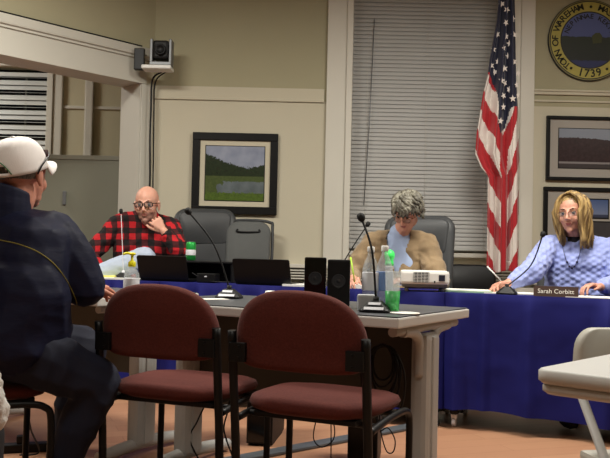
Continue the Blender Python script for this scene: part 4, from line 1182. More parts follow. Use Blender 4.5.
# ================================================================ PEOPLE
def person(label, loc, rz, build_body, sc=1.0):
    W = Matrix.Translation(loc) @ Matrix.Rotation(rz, 4, 'Z') @ Matrix.Scale(sc, 4)
    return W
def mk_person(W, body_mesh, mats, label, loc, rz):
    o = obj('person', body_mesh, mats); 
    base = Matrix.Translation(loc) @ Matrix.Rotation(rz, 4, 'Z')
    o.data.transform(base.inverted()); o.location = loc; o.rotation_euler = (0, 0, rz)
    for p in o.data.polygons: p.use_smooth = True
    return tag(o, label, 'person')
def wear(name, mesh, m, o): return obj(name, mesh, m, o, world=True)
def seated_core(bl, hip_w=.085, seat=.53, chest=(0, -.02, .95), neck=(0, -.0, 1.11), kn=None, an=None, legs=True):
    bl.chain([((0, 0, seat), .11), (V((0, -.01, (seat + chest[2]) / 2)), .10), (chest, .115), (neck, .06)])
    if legs:
        for k, s in enumerate((-1, 1)):
            bl.chain([((s * hip_w, 0, seat), .07), (kn[k], .048), (an[k], .034)])
            bl.cap(an[k], .034, V(an[k]) + V((0, .12, -.045)), .026)

# ---------- 1. bald person in the plaid shirt
bp = at(146, 240, 6.07); sc1 = 1.10
loc = V((bp.x, 6.10, 0)); rz1_ = R(180 + 2)
W = Matrix.Translation(loc) @ Matrix.Rotation(rz1_, 4, 'Z') @ Matrix.Scale(sc1, 4)
Wi = W.inverted()
hc = Wi @ at(147, 205, 5.98)
HM = headmat(hc, yaw=R(-4), pitch=R(-6), roll=R(2))
# his left hand (viewer's right) under the chin
L_ = lambda px, py, Y: Wi @ at(px, py, Y)
chin = HM @ V((0, .085, -.105))
kn = [V((.12, .46, .55)), V((-.02, .24, .80))]; an = [V((.14, .46, .09)), V((.35, .30, .66))]
bl = Blob(W)
nk = V((hc.x * .6, -.0, 1.09))
bl.chain([((0, 0, .59), .11), ((0, -.02, .75), .08), ((0, -.03, .95), .08), (nk, .055)])
add_head(bl, HM, nk, .058)
bl.chain([((.09, 0, .58), .07), (kn[0], .05), (an[0], .036)]); bl.cap(an[0], .036, an[0] + V((.02, .13, -.05)), .026)
bl.chain([((-.09, 0, .58), .07), (kn[1], .05), (an[1], .036)]); bl.cap(an[1], .036, an[1] + V((.06, .08, -.02)), .026)
shR, shL = V((.19, -.02, 1.03)), V((-.155, -.02, 1.01))       # local +x is the sitter's right = viewer's left
elR = V((.37, .06, .80)); wrR = V((.24, .22, .72))
elL = L_(178, 250, 5.82); wrL = L_(164, 231, 5.80)
hd = (L_(149, 214, 5.80) - wrL)
bl.chain([(shR, .05), (elR, .042), (wrR, .028)]); bl.chain([(shL, .05), (elL, .042), (wrL, .028)])
add_hand(bl, wrR, (-.8, .35, -.1), (0, -.2, -1), 1, curl=(.4, .5, .4))
add_hand(bl, wrL, hd + V((0, 0, .01)), (.35, -.75, .25), 1, curl=(1.05, 1.3, .9), thumb=.5)
me = bl.mesh(.0038, 2)
def pnt(c):
    q = (W @ HM).inverted() @ c
    if q.y > .084 and abs(q.x) < .024 and -.068 < q.z < -.050: return 1
    if q.y > .03 and abs(q.x) < .06 and -.105 < q.z < -.045 and q.length < .16 and (q.z < -.07 or abs(q.x) > .012): return 2
    return 0
paint(me, pnt)
p1_ = mk_person(W, me, ['skin_pale', 'lip', 'stubble'], 'bald person in glasses and a red and black plaid shirt, chin on fist', loc, rz1_)
face_parts(p1_, W, HM); glasses(p1_, W @ HM, 'black_plastic', .0265, .0145, .0030, z=.006, y=.104)
bl = Blob(W)
bl.hull([((.10, -.01, .64), .12), ((-.10, -.01, .64), .12), ((.13, -.03, .95), .11), ((-.13, -.03, .95), .11)])
bl.hull([(shR, .075), (shL, .075), ((.09, -.03, .95), .11), ((-.09, -.03, .95), .11), ((0, -.02, 1.07), .075)])
bl.chain([(shR, .076), (elR, .066), (wrR + V((.02, -.02, 0)), .045)]); bl.chain([(shL, .076), (elL, .064), (elL.lerp(wrL, .72), .047)])
bl.cap(nk + V((0, -.01, -.01)), .072, nk + V((0, -.008, .025)), .066)
wear('shirt', bl.mesh(.009, 3, folds(.012, (9, 9, 11))), 'plaid', p1_)
bl = Blob(W); bl.hull([((.09, 0, .60), .105), ((-.09, 0, .60), .105)])
bl.chain([((.09, .02, .60), .10), (kn[0], .075), (an[0], .055)]); bl.chain([((-.09, .03, .55), .10), (kn[1], .088), (an[1], .062)])
wear('jeans', bl.mesh(.009, 3, folds(.006, (12, 12, 12))), 'jeans_light', p1_)
b = B(); Mx = W
wv = W @ wrL; dv = ((W @ elL) - wv).normalized()
lathe(b, [(.034, -.012), (.037, -.008), (.037, .008), (.034, .012)], wv + dv * .025, 18, axis=dv)
obj('wristwatch', b, 'black_plastic', p1_, world=True)
for an_ in (an[0] + V((.02, .06, -.045)), an[1] + V((.05, .05, -.02))): b = B(); ball(b, W @ an_, (.05, .13, .04), 2); obj('shoe', b, 'shoe', p1_, world=True)
office_chair('charcoal office chair hidden behind the person in plaid', (loc.x - .05, 6.02, 0), R(180), w=.42, top=1.13, headrest=False, arms=False, rb=.2)['group'] = 'office chairs along the back wall'

# ---------- 2. grey-haired person in the cardigan
gp = at(400, 240, 5.42); loc = V((gp.x, 5.44, 0)); rz2 = R(180 - 14)
W = Matrix.Translation(loc) @ Matrix.Rotation(rz2, 4, 'Z'); Wi = W.inverted(); L_ = lambda px, py, Y: Wi @ at(px, py, Y)
hc = L_(407, 211, 5.24)
HM = headmat(hc, yaw=R(-16), pitch=R(-38), roll=R(-8))
nk = V((0, .05, 1.08)); seatz = .53
kn = [V((.11, .42, .55)), V((-.11, .42, .55))]; an = [V((.11, .44, .09)), V((-.11, .44, .09))]
shR, shL = V((.175, .03, 1.02)), V((-.175, .03, 1.02))
wrR = L_(353, 273, 5.02); wrR.z = .80; elR = L_(357, 262, 5.22); elR = V((.30, .12, .82))
elL = V((-.27, .16, .79)); wrL = V((-.05, .30, .79))
bl = Blob(W)
bl.chain([((0, 0, .59), .09), ((0, -.01, .75), .07), ((0, -.01, .95), .07), (nk, .05)])
add_head(bl, HM, nk, .05, fem=True)
for k in (0, 1): bl.chain([((.085 if k == 0 else -.085, 0, .58), .065), (kn[k], .045), (an[k], .032)]); bl.cap(an[k], .032, an[k] + V((0, .11, -.045)), .024)
bl.chain([(shR, .042), (elR, .036), (wrR, .023)]); bl.chain([(shL, .042), (elL, .036), (wrL, .023)])
add_hand(bl, wrR, V((-.25, .9, -.1)), (-.3, 0, -1), -1, curl=(.6, .7, .5), sc=.93)
add_hand(bl, wrL, V((.9, .3, -.05)), (0, 0, -1), 1, curl=(.25, .3, .3), sc=.93)
me = bl.mesh(.0038, 2)
def pnt(c):
    q = (W @ HM).inverted() @ c
    return 1 if q.y > .086 and abs(q.x) < .019 and -.068 < q.z < -.052 else 0
paint(me, pnt)
p2_ = mk_person(W, me, ['skin_woman', 'lip_pink'], 'grey haired person in a tan cardigan over a blue shirt, looking down and writing', loc, rz2)
face_parts(p2_, W, HM); glasses(p2_, W @ HM, 'gold_wire', .022, .015, .0014, z=-.002)
bl = Blob(W)
bl.hull([((.09, 0, .63), .12), ((-.09, 0, .63), .12), ((.10, .0, .88), .11), ((-.10, .0, .88), .11)])
bl.hull([(shR, .066), (shL, .066), ((.09, .0, .90), .105), ((-.09, .0, .90), .105), ((.06, .01, 1.07), .05), ((-.06, .01, 1.07), .05)])
bl.chain([(shR, .072), (elR, .062), (wrR + (elR - wrR) * .18, .04)]); bl.chain([(shL, .072), (elL, .064), (wrL + (elL - wrL) * .18, .042)])
me = bl.mesh(.008, 3, folds(.014, (8, 8, 10)))
# open front: remove the V of the neckline
bmv = B(); bmv.from_mesh(me); bpy.data.meshes.remove(me)
dele = []
for f in bmv.faces:
    q = Wi @ f.calc_center_median()
    if q.y > .03 and q.z > .80 and abs(q.x) < (q.z - .80) * .30 and abs(q.x) < .075 : dele.append(f)
    elif q.z > 1.06 and math.hypot(q.x, q.y - .04) < .066: dele.append(f)
bmesh.ops.delete(bmv, geom=dele, context='FACES')
me = bpy.data.meshes.new('cardigan'); bmv.to_mesh(me); bmv.free()
o = wear('cardigan', me, 'cardigan', p2_); so = o.modifiers.new('s', 'SOLIDIFY'); so.thickness = .010; so.offset = 0
bl = Blob(W); bl.hull([((.075, .012, .66), .105), ((-.075, .012, .66), .105), ((.07, .014, .92), .096), ((-.07, .014, .92), .096)]); bl.hull([((.09, .02, 1.0), .06), ((-.09, .02, 1.0), .06), ((.05, .02, .9), .09), ((-.05, .02, .9), .09), (nk + V((0, 0, -.02)), .063)])
bl.cap(nk + V((0, 0, -.02)), .064, nk + V((0, .01, .015)), .060)
wear('shirt', bl.mesh(.008, 3, folds(.004, (14, 14, 8))), 'shirt_blue', p2_)
bl = Blob(W)
for k in (0, 1): bl.chain([((.08 if k == 0 else -.08, 0, .60), .095), (kn[k], .07), (an[k], .052)])
wear('trousers', bl.mesh(.012, 2), 'dark_trousers', p2_)
for k in (0, 1): b = B(); ball(b, W @ (an[k] + V((0, .05, -.045))), (.045, .12, .038), 2); obj('shoe', b, 'shoe', p2_, world=True)
def locks(bm, M, n, rnd, length, r, ok, flow, base, curl=.01, segs=5, rad=(.084, .104, .097), cen=(0, -.014, .035)):
    c = 0; tries = 0
    while c < n and tries < n * 30:
        tries += 1
        d = V((rnd.gauss(0, 1), rnd.gauss(0, 1), rnd.gauss(0, 1))).normalized()
        if not ok(d): continue
        p = V(cen) + V((d.x * rad[0], d.y * rad[1], d.z * rad[2])); pts = []; rs = []
        ph = rnd.uniform(0, 6); L = length * rnd.uniform(.7, 1.2)
        for k in range(segs + 1):
            t_ = k / segs; pts.append(M @ (p)); rs.append(r * (1 - .65 * t_ ** 1.5) * (.6 if k == 0 else 1))
            nd = (p - V(cen)).normalized(); f = flow(p, d, t_); f = (f - nd * f.dot(nd) * .8)
            if f.length < 1e-5: f = V((0, 0, -1))
            p = p + f.normalized() * L / segs + nd * curl * math.sin(ph + t_ * 5) 
            rel = V(((p.x - cen[0]) / rad[0], (p.y - cen[1]) / rad[1], (p.z - cen[2]) / rad[2]))
            if rel.length < 1.0: p = V(cen) + (p - V(cen)) / max(rel.length, .3)
        tube(bm, pts, rs, 6); c += 1
rnd = random.Random(11)
b = B()
MH = W @ HM
hair_ok = lambda d: (d.z > .15 or (d.y < .1 and d.z > -.75)) and not (d.y > .72 and d.z < .30) and not (d.y > .38 and d.z < -.1)
flow = lambda p, d, t_: V((d.x * .6 - .3 + 1.5 * noise.noise(p * 16), (.5 if d.z > .3 else 0) + 1.3 * noise.noise(p * 30 + V((9, 0, 0))), -.6))
locks(b, MH, 420, rnd, .060, .0125, hair_ok, flow, None, .005, rad=(.086, .104, .091))
ball(b, MH @ V((0, -.02, .040)), (.082, .096, .086), 3, rot=MH.to_3x3())
obj('hair', b, 'hair_grey', p2_, world=True)
# pen in her hand
hp = W @ (wrR + V((-.03, .09, .02)))
b = B(); tube(b, [hp + V((-.0, -.0, -.045)), hp + V((-.028, .02, .11))], [.003, .0055], 8); tag(obj('pen', b, 'lime'), 'lime green pen held by the grey haired person', 'pen')

# ---------- 3. blonde person in the blue sweater
lp = at(578, 240, 5.12); loc = V((lp.x, 5.12, 0)); rz3 = R(180 - 10)
W = Matrix.Translation(loc) @ Matrix.Rotation(rz3, 4, 'Z'); Wi = W.inverted(); L_ = lambda px, py, Y: Wi @ at(px, py, Y)
hc = L_(572, 214, 5.03)
HM = headmat(hc, yaw=R(30), pitch=R(-3), roll=R(-2), s=1.0)
# note: local frame faces the viewer; positive yaw turns the face to the viewer's ... left
HM = headmat(hc, yaw=R(-24), pitch=R(-3), roll=R(3))
nk = V((hc.x * .7, -.0, 1.08))
kn = [V((.11, .42, .55)), V((-.11, .42, .55))]; an = [V((.11, .44, .09)), V((-.11, .44, .09))]
shR, shL = V((.165, -.01, 1.02)), V((-.19, -.02, 1.01))
wrR = L_(507, 277, 4.78); wrR.z = .80; elR = L_(531, 262, 4.86); elR.z = .865
wrL = L_(600, 284, 4.70); wrL.z = .795; elL = L_(622, 272, 4.95); elL.z = .80
bl = Blob(W)
bl.chain([((0, 0, .59), .09), ((0, 0, .75), .07), ((0, -.01, .95), .07), (nk, .048)])
add_head(bl, HM, nk, .048, fem=True)
for k in (0, 1): bl.chain([((.085 if k == 0 else -.085, 0, .58), .065), (kn[k], .045), (an[k], .032)]); bl.cap(an[k], .032, an[k] + V((0, .11, -.045)), .024)
bl.chain([(shR, .042), (elR, .036), (wrR, .023)]); bl.chain([(shL, .042), (elL, .036), (wrL, .023)])
add_hand(bl, wrR, L_(495, 279, 4.74) - L_(507, 277, 4.78), (0, .4, -1), -1, curl=(.55, .75, .5), sc=.95)
add_hand(bl, wrL, L_(585, 282, 4.66) - L_(600, 284, 4.70), (0, .2, -1), 1, curl=(.5, .6, .4), sc=.95)
me = bl.mesh(.0038, 2)
def pnt(c):
    q = (W @ HM).inverted() @ c
    return 1 if q.y > .086 and abs(q.x) < .019 and -.068 < q.z < -.052 else 0
paint(me, pnt)
p3_ = mk_person(W, me, ['skin_woman', 'lip_pink'], 'blonde person in glasses and a pale blue cable knit sweater, pen in hand', loc, rz3)
face_parts(p3_, W, HM); glasses(p3_, W @ HM, 'gold_wire', .023, .014, .0013, z=.0)
bl = Blob(W)
bl.hull([((.08, 0, .635), .125), ((-.08, 0, .635), .125), ((.09, .03, .92), .105), ((-.09, .03, .92), .105)])
bl.hull([(shR, .068), (shL, .068), ((.08, .015, .93), .11), ((-.08, .015, .93), .11), (nk + V((0, 0, -.04)), .075)])
bl.chain([(shR, .074), (elR, .068), (wrR + (elR - wrR) * .3, .045)]); bl.chain([(shL, .076), (elL, .07), (wrL + (elL - wrL) * .15, .046)])
wear('sweater', bl.mesh(.007, 3, folds(.010, (9, 9, 11))), 'knit', p3_)
bl = Blob(W); bl.cap(nk + V((0, .014, -.03)), .070, nk + V((0, .008, -.004)), .056); wear('undershirt', bl.mesh(.006, 2), 'shirt_black', p3_)
bl = Blob(W)
for k in (0, 1): bl.chain([((.08 if k == 0 else -.08, 0, .60), .095), (kn[k], .07), (an[k], .052)])
wear('trousers', bl.mesh(.012, 2), 'dark_trousers', p3_)
for k in (0, 1): b = B(); ball(b, W @ (an[k] + V((0, .05, -.045))), (.045, .12, .038), 2); obj('shoe', b, 'shoe', p3_, world=True)
# necklace, snapped to the sweater
swe = [q for q in p3_.children if q.name.startswith('sweater')] if False else [q for q in COL.objects if q.parent == p3_ and q.name.startswith('sweater')]
bvh = BVHTree.FromPolygons([full(p3_) @ v.co for v in swe[0].data.vertices], [tuple(p.vertices) for p in swe[0].data.polygons])
b = B(); pts = []
for k in range(17):
    u = -1 + 2 * k / 16; px = 572 + u * 10; py = 268 - (abs(u) ** 2) * 24
    o_ = V((0, 0, H)); d_ = ray(px, py); h_ = bvh.ray_cast(o_, d_)
    if h_[0]: pts.append(h_[0] - d_ * .006)
if len(pts) > 3:
    tube(b, pts, .0018, 6)
    for k, q in enumerate(pts):
        if k % 2 == 0 and 3 < k < 13: ball(b, q, .007, 2)
    obj('necklace', b, 'beads', p3_, world=True)
# long hair
b = B(); MH = W @ HM; rnd = random.Random(5)
def strand(x0, y0, side, out, front, L, r):
    # start at the parting, run over the skull and fall
    pts = []
    n = 14
    for k in range(n + 1):
        t_ = k / n
        if t_ < .45:
            a = t_ / .45 * math.pi * .5
            x = x0 + side * math.sin(a) * (out - .0); z = .032 + math.cos(a) * .097
            y = y0 * (1 - .1 * t_)
        else:
            v_ = (t_ - .45) / .55; x = x0 + side * (out + .014 * math.sin(v_ * 4 + y0 * 60) - .008 * v_); z = .035 - v_ * L
            y = y0 * .955 + front * v_ ** 1.2 + .006 * math.sin(v_ * 6 + x0 * 90)
        pts.append(MH @ V((x, y, z)))
    tube(b, pts, [r * (.7 + .5 * math.sin(min(1, k / n * 1.6) * math.pi * .5)) * (1 - .5 * max(0, k / n - .7) / .3) for k in range(n + 1)], 6)
for side in (-1, 1):
    for i in range(120):
        y0 = rnd.uniform(-.085, .066 if side < 0 else .040)
        out = .088 * math.sqrt(max(.15, 1 - ((y0 + .015) / .115) ** 2)) + rnd.uniform(-.004, .012)
        if y0 > .035: out = max(out, .074) + .004
        if side > 0: out *= .93
        strand(rnd.uniform(-.008, .012), y0, side, out, (rnd.uniform(-.01, .03) if y0 > -.02 else rnd.uniform(-.03, .02)) - (.025 if side > 0 else 0), rnd.uniform(.17, .25), rnd.uniform(.005, .0082))
for i in range(46):   # back
    a = rnd.uniform(-1.1, 1.1); pts = []
    for k in range(13):
        t_ = k / 12
        if t_ < .4:
            q = t_ / .4 * math.pi / 2; pts.append(MH @ V((math.sin(a) * math.sin(q) * .09, -math.cos(a) * math.sin(q) * .115 , .035 + math.cos(q) * .1)))
        else:
            v_ = (t_ - .4) / .6; pts.append(MH @ V((math.sin(a) * (.09 + .01 * math.sin(v_ * 5)), -math.cos(a) * (.115 - .03 * v_) , .035 - v_ * .25)))
    tube(b, pts, [.011 * (1 - .4 * k / 12) for k in range(13)], 6)
ball(b, MH @ V((0, -.022, .042)), (.082, .098, .092), 3, rot=MH.to_3x3())
obj('hair', b, 'hair_blonde', p3_, world=True)
hp = W @ wrR; hq = at(497, 279, 4.72)
b = B(); tube(b, [hq + V((.02, -.02, -.01)), hq + V((-.055, .01, .07))], [.003, .0045], 8); tag(obj('pen', b, 'white_plastic'), 'pale pen held by the blonde person', 'pen')
office_chair('charcoal office chair hidden behind the blonde person', (loc.x + .02, 5.22, 0), R(180 - 10), w=.42, top=.98, headrest=False, arms=False)['group'] = 'office chairs along the back wall'

# ---------- 4. person in the white cap
loc = V((-1.03, 2.90, 0)); rz4 = R(-50)      # facing away to the right
W = Matrix.Translation(loc) @ Matrix.Rotation(rz4, 4, 'Z'); Wi = W.inverted(); L_ = lambda px, py, Y: Wi @ at(px, py, Y)
hc = L_(22, 176, 2.97)
HM = headmat(hc, yaw=R(32), pitch=R(4), roll=R(0))
nk = V((hc.x * .8, hc.y - .05, 1.07))
kR = L_(98, 381, 2.95); aR = L_(52, 470, 2.96); aR.z = .10
kL = V((-.15, .36, .56)); aL = V((-.16, .30, .09))
sh = L_(64, 222, 2.93)
shR = V((sh.x - .02, sh.y - .03, .99)); shL = V((-.20, .10, 1.01))
elR = L_(84, 284, 2.97); wrR = L_(88, 295, 3.22); wrR.z = .80
elL = V((-.32, .30, .79)); wrL = V((-.25, .40, .79))
bl = Blob(W)
bl.chain([((0, 0, .60), .11), ((.0, .03, .75), .11), ((.0, .05, .94), .10), (nk, .065)])
add_head(bl, HM, nk, .062)
bl.chain([((.09, 0, .60), .075), (kR, .052), (aR, .038)]); bl.cap(aR, .038, aR + V((.0, .12, -.05)), .028)
bl.chain([((-.09, 0, .60), .075), (kL, .052), (aL, .038)]); bl.cap(aL, .038, aL + V((.0, .12, -.05)), .028)
bl.chain([(shR, .05), (elR, .045), (wrR, .03)]); bl.chain([(shL, .05), (elL, .045), (wrL, .03)])
add_hand(bl, wrR, (-.5, .9, -.1), (0, 0, -1), -1, curl=(.3, .4, .3)); add_hand(bl, wrL, (.5, .8, -.1), (0, 0, -1), 1, curl=(.3, .4, .3))
me = bl.mesh(.0042, 2)
p4_ = mk_person(W, me, ['skin_ruddy'], 'person seen from behind in a white cap and navy tracksuit, leaning on the table', loc, rz4)
face_parts(p4_, W, HM)
MH = W @ HM
# jacket
bl = Blob(W)
bl.hull([((.10, -.03, .66), .145), ((-.12, -.03, .66), .145), ((.07, .06, .67), .14), ((.12, .01, .80), .15), ((-.12, .02, .80), .15)])
bl.hull([((.12, .01, .78), .14), ((-.12, .01, .78), .14), ((.10, .04, .94), .13), ((-.12, .05, .94), .13), (shR, .085), (shL, .085), (nk + V((0, -.01, -.055)), .08)])
bl.chain([(shR, .092), (shR.lerp(elR, .5), .094), (elR, .080), (elR.lerp(wrR, .85), .052)]); bl.chain([(shL, .092), (elL, .080), (elL.lerp(wrL, .85), .052)])
def jf(co, n):
    q = Wi @ co
    p = V((q.x * 3.2 + q.z * 2.5, q.y * 3.2, q.z * 9)); a = 1 - 2.6 * abs(noise.noise(p)); c_ = 1 - 2.6 * abs(noise.noise(p * 1.9 + V((5, 1, 2))))
    w = min(1, max(.35, (1.0 - q.z) * 2.4))
    return .015 * w * (a * .7 + c_ * .35 - .2)
jk = wear('jacket', bl.mesh(.008, 2, jf), 'nylon', p4_)
# collar
bl = Blob(W)
cN = nk + V((0, -.012, .040))
for k in range(20):
    a0, a1 = 2 * math.pi * k / 20, 2 * math.pi * (k + 1) / 20
    f_ = lambda a: cN + V((.082 * math.sin(a), -.084 * math.cos(a), -.085 + .022 * math.cos(a)))
    g_ = lambda a: cN + V((.078 * math.sin(a), -.080 * math.cos(a), .040 + .022 * math.cos(a)))
    bl.hull([(f_(a0), .012), (f_(a1), .012), (g_(a0), .010), (g_(a1), .010)])
wear('collar', bl.mesh(.005, 2), 'nylon', p4_)
# trousers
bl = Blob(W)
bl.hull([((.10, 0, .615), .12), ((-.10, 0, .615), .12)])
bl.chain([((.10, .0, .61), .115), (V((.10, 0, .60)).lerp(kR, .5), .10), (kR, .082), (kR.lerp(aR, .5), .067), (aR + V((0, 0, .0)), .057)])
bl.chain([((-.10, .0, .61), .115), (kL, .085), (aL + V((0, 0, .02)), .062)])
wear('trousers', bl.mesh(.008, 2, lambda co, n: .009 * ((1 - 2.4 * abs(noise.noise(V((co.x * 10, co.y * 6, co.z * 9))))) - .3)), 'jeans_navy', p4_)
for a_ in (aR, aL): b = B(); ball(b, W @ (a_ + V((0, .06, -.058))), (.055, .145, .042), 2, rot=Matrix.Rotation(rz4, 3, 'Z')); obj('shoe', b, 'shoe', p4_, world=True)
# yellow piping snapped to the jacket as seen across the back
bvh = BVHTree.FromPolygons([full(p4_) @ v.co for v in jk.data.vertices], [tuple(p.vertices) for p in jk.data.polygons])
b = B(); pts = []
for (px, py) in smooth_path([(-14, 235, 0), (0, 240, 0), (18, 244, 0), (38, 252, 0), (55, 265, 0), (68, 283, 0), (76, 300, 0), (77, 309, 0)], 5) and [(q.x, q.y) for q in smooth_path([(-14, 235, 0), (0, 240, 0), (18, 244, 0), (38, 252, 0), (55, 265, 0), (68, 283, 0), (76, 300, 0), (77, 309, 0)], 5)]:
    d_ = ray(px, py); h_ = bvh.ray_cast(V((0, 0, H)), d_)
    if h_[0]: pts.append(h_[0] + h_[1] * .0005)
if len(pts) > 4: tube(b, pts, .0019, 6); obj('piping', b, 'piping', p4_, world=True)
# short hair around the back of the head
bl = Blob(MH)
bl.ell((0, -.018, .028), (.0795, .0985, .088)); bl.ell((0, -.05, -.02), (.066, .060, .055))
hm = bl.mesh(.005, 1)
bmv = B(); bmv.from_mesh(hm); bpy.data.meshes.remove(hm); inv = MH.inverted()
bmesh.ops.delete(bmv, geom=[f for f in bmv.faces if (lambda q: q.y > .02 or q.z < -.012 or (q.z < -.01 and q.y > -.02))(inv @ f.calc_center_median())], context='FACES')
hm = bpy.data.meshes.new('hair'); bmv.to_mesh(hm); bmv.free(); wear('hair', hm, 'hair_short', p4_)
# cap
cap = thing('cap_tmp', None, None)
b = B(); NA, NZ = 64, 16; grid = []
CR = (.094, .113, .118); cc = V((0, -.012, .022))
tiltf = lambda y: .0
for j in range(NZ + 1):
    ph = j / NZ * math.pi / 2; row = []
    for i in range(NA):
        a = 2 * math.pi * i / NA
        q = V((CR[0] * math.sin(a) * math.cos(ph) ** .72, CR[1] * math.cos(a) * math.cos(ph) ** .72, CR[2] * math.sin(ph) ** .95 if ph > 0 else 0))
        if j == NZ: q = V((0, 0, CR[2]))
        q = q + cc; row.append(b.verts.new(q)) if j < NZ else None
    if j == NZ: row = [b.verts.new(cc + V((0, 0, CR[2])))] * NA
    grid.append(row)
for j in range(NZ):
    for i in range(NA):
        i2 = (i + 1) % NA
        a = math.atan2(math.sin(2 * math.pi * (i + .5) / NA), math.cos(2 * math.pi * (i + .5) / NA)); back = abs(abs(a) - math.pi)
        # arched opening at the back above the strap
        arch = math.sqrt(max(0, 1 - (back / .42) ** 2)) * .042
        zc = (grid[j][i].co.z + grid[min(j + 1, NZ)][i].co.z) / 2 - cc.z
        if .016 < zc < arch and back < .42: continue
        vs = [grid[j][i], grid[j][i2], grid[j + 1][i2], grid[j + 1][i]] if j < NZ - 1 else [grid[j][i], grid[j][i2], grid[NZ][0]]
        b.faces.new(vs).smooth = True
cm = Matrix.Identity(4)
bmesh.ops.transform(b, matrix=MH @ Matrix.Rotation(R(14), 4, 'X'), verts=b.verts)
c_o = obj('cap', b, 'cap_white', p4_, world=True); so = c_o.modifiers.new('s', 'SOLIDIFY'); so.thickness = .003; so.offset = 0
bpy.data.objects.remove(cap)
MC = MH @ Matrix.Rotation(R(14), 4, 'X')
b = B(); rows = []
for j in range(7):
    t_ = j / 6; row = []
    for i in range(21):
        a = (-1 + 2 * i / 20) * 1.12; 
        r_in = V((CR[0] * math.sin(a), CR[1] * math.cos(a), 0)); q = r_in * 1.0 + V((0, 1, 0)) * (.075 * t_ * math.cos(a * 1.25) ** .8 if abs(a * 1.25) < math.pi / 2 else 0)
        q.z = -.010 * t_ - .030 * (q.x / .09) ** 2 * t_ ; row.append(b.verts.new(MC @ (q + cc + V((0, 0, .004)))))
    rows.append(row)
for r0, r1 in zip(rows, rows[1:]):
    for i in range(20): b.faces.new((r0[i], r0[i + 1], r1[i + 1], r1[i])).smooth = True
br = obj('brim', b, 'cap_white', p4_, world=True); so = br.modifiers.new('s', 'SOLIDIFY'); so.thickness = .005; so.offset = 0
br.parent = c_o
b = B(); ball(b, MC @ (cc + V((0, 0, CR[2] + .002))), (.009, .009, .005), 2); q = obj('cap_button', b, 'cap_white', p4_, world=True); q.parent = c_o
b = B(); tube(b, [MC @ (cc + V((1.025 * CR[0] * math.sin(a) , -1.025 * CR[1] * math.cos(a), .058 - .05 * (a / .5) ** 2))) for a in [(-.5 + k * .1) for k in range(11)]], .0022, 6)
q = obj('embroidery', b, 'cap_green', p4_, world=True); q.parent = c_o
# sunglasses on the brim
b = B()
for s in (-1, 1):
    vs = [cc + V((s * (.034 + x), .118 + z * .15 - abs(s * .034 + x) ** 2 * 3, .036 + z)) for x, z in rrect(.052, .036, .014, 4)]
    f0 = [b.verts.new(MC @ v) for v in vs]; f1 = [b.verts.new(MC @ (v + V((0, -.003, 0)))) for v in vs]
    b.faces.new(f0); b.faces.new(f1[::-1])
    for k in range(len(f0)): b.faces.new((f0[k], f0[(k + 1) % len(f0)], f1[(k + 1) % len(f0)], f1[k]))
sg = obj('sunglasses', b, 'lens_red', p4_, world=True)
b = B()
for s in (-1, 1): tube(b, [MC @ (cc + V(p)) for p in ((s * .058, .108, .044), (s * .092, .06, .04), (s * .100, .0, .018), (s * .098, -.03, -.006))], .003, 6)
tube(b, [MC @ (cc + V((-.01, .12, .042))), MC @ (cc + V((.01, .12, .042)))], .003, 6)
q = obj('sunglass_frame', b, 'black_plastic', p4_, world=True); q.parent = sg
b = B(); q = at(108, 290, 3.25); pb = W @ wrR
# dark cuff button / watch at the wrist
dv = ((W @ elR) - pb).normalized(); lathe(b, [(.036, -.012), (.039, -.008), (.039, .008), (.036, .012)], pb + dv * .02, 18, axis=dv); obj('wristwatch', b, 'black_metal', p4_, world=True)

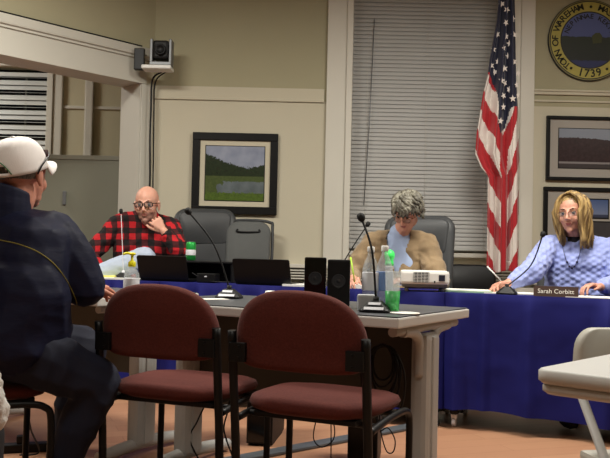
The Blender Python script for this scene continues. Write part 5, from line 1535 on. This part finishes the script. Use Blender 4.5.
# ---------- 5. person at the very left edge, fluffy sleeve
loc = V((-.86, 1.50, 0)); W = Matrix.Translation(loc); 
bl = Blob(W)
nk = V((0, 0, 1.08)); HM = headmat(V((0, .03, 1.23)))
bl.chain([((0, 0, .53), .10), ((0, 0, .75), .09), ((0, 0, .95), .10), (nk, .052)])
add_head(bl, HM, nk, .048, fem=True)
for s in (-1, 1):
    bl.chain([((s * .085, 0, .53), .065), ((s * .11, .42, .52), .045), ((s * .11, .44, .09), .032)]); bl.cap((s * .11, .44, .09), .032, (s * .11, .55, .045), .024)
sR = V((.17, -.01, 1.0)); eR = V((.275, .0, .66)); wR = V((.10, .24, .62))
bl.chain([(sR, .04), (eR, .034), (wR, .022)]); bl.chain([(V((-sR.x, sR.y, sR.z)), .04), (V((-eR.x, eR.y, eR.z)), .034), (V((-wR.x, wR.y, wR.z)), .022)])
add_hand(bl, wR, (-.4, .8, -.1), (0, 0, -1), -1); add_hand(bl, V((-wR.x, wR.y, wR.z)), (.4, .8, -.1), (0, 0, -1), 1)
p5_ = mk_person(W, bl.mesh(.005, 2), ['skin_woman'], 'person in a fluffy pale grey sweater, only a sleeve at the lower left edge', loc, 0)
face_parts(p5_, W, HM)
bl = Blob(W)
bl.hull([((.08, 0, .60), .12), ((-.08, 0, .60), .12), ((.09, 0, .92), .11), ((-.09, 0, .92), .11), (nk + V((0, 0, -.04)), .075), (sR, .06), (V((-sR.x, sR.y, sR.z)), .06)])
bl.chain([(sR, .068), (eR, .058), (wR.lerp(eR, .15), .046)]); bl.chain([(V((-sR.x, sR.y, sR.z)), .068), (V((-eR.x, eR.y, eR.z)), .058), (V((-wR.x, wR.y, wR.z)), .046)])
wear('sweater', bl.mesh(.006, 1, lambda co, n: .008 * noise.noise(co * 26) + .005 * noise.noise(co * 70)), 'fluff', p5_)
bl = Blob(W)
for s in (-1, 1): bl.chain([((s * .08, 0, .54), .10), ((s * .11, .42, .52), .07), ((s * .11, .44, .09), .052)])
wear('trousers', bl.mesh(.012, 2), 'dark_trousers', p5_)
b = B(); locks(b, W @ HM, 260, rnd, .12, .009, lambda d: not (d.y > .4 and d.z < .45) and d.z > -.5, lambda p, d, t_: V((d.x * .5, d.y * .4, -1)), None, .004)
ball(b, (W @ HM) @ V((0, -.02, .042)), (.082, .098, .092), 3); obj('hair', b, 'hair_blonde', p5_, world=True)
for s in (-1, 1): b = B(); ball(b, W @ V((s * .11, .50, .045)), (.045, .12, .042), 2); obj('shoe', b, 'shoe', p5_, world=True)
dup(ch, (-.86, 1.48, 0), 0, 'burgundy chair under the person in the fluffy grey sweater')

# ================================================================ WORLD AND EXPOSURE
w = bpy.data.worlds.new('World'); SC.world = w; w.use_nodes = True
w.node_tree.nodes['Background'].inputs[0].default_value = (.02, .022, .03, 1); w.node_tree.nodes['Background'].inputs[1].default_value = .5
vs = SC.view_settings; vs.view_transform = 'Standard'; vs.look = 'None'; vs.exposure = -0.12; vs.gamma = 1; vs.use_curve_mapping = False
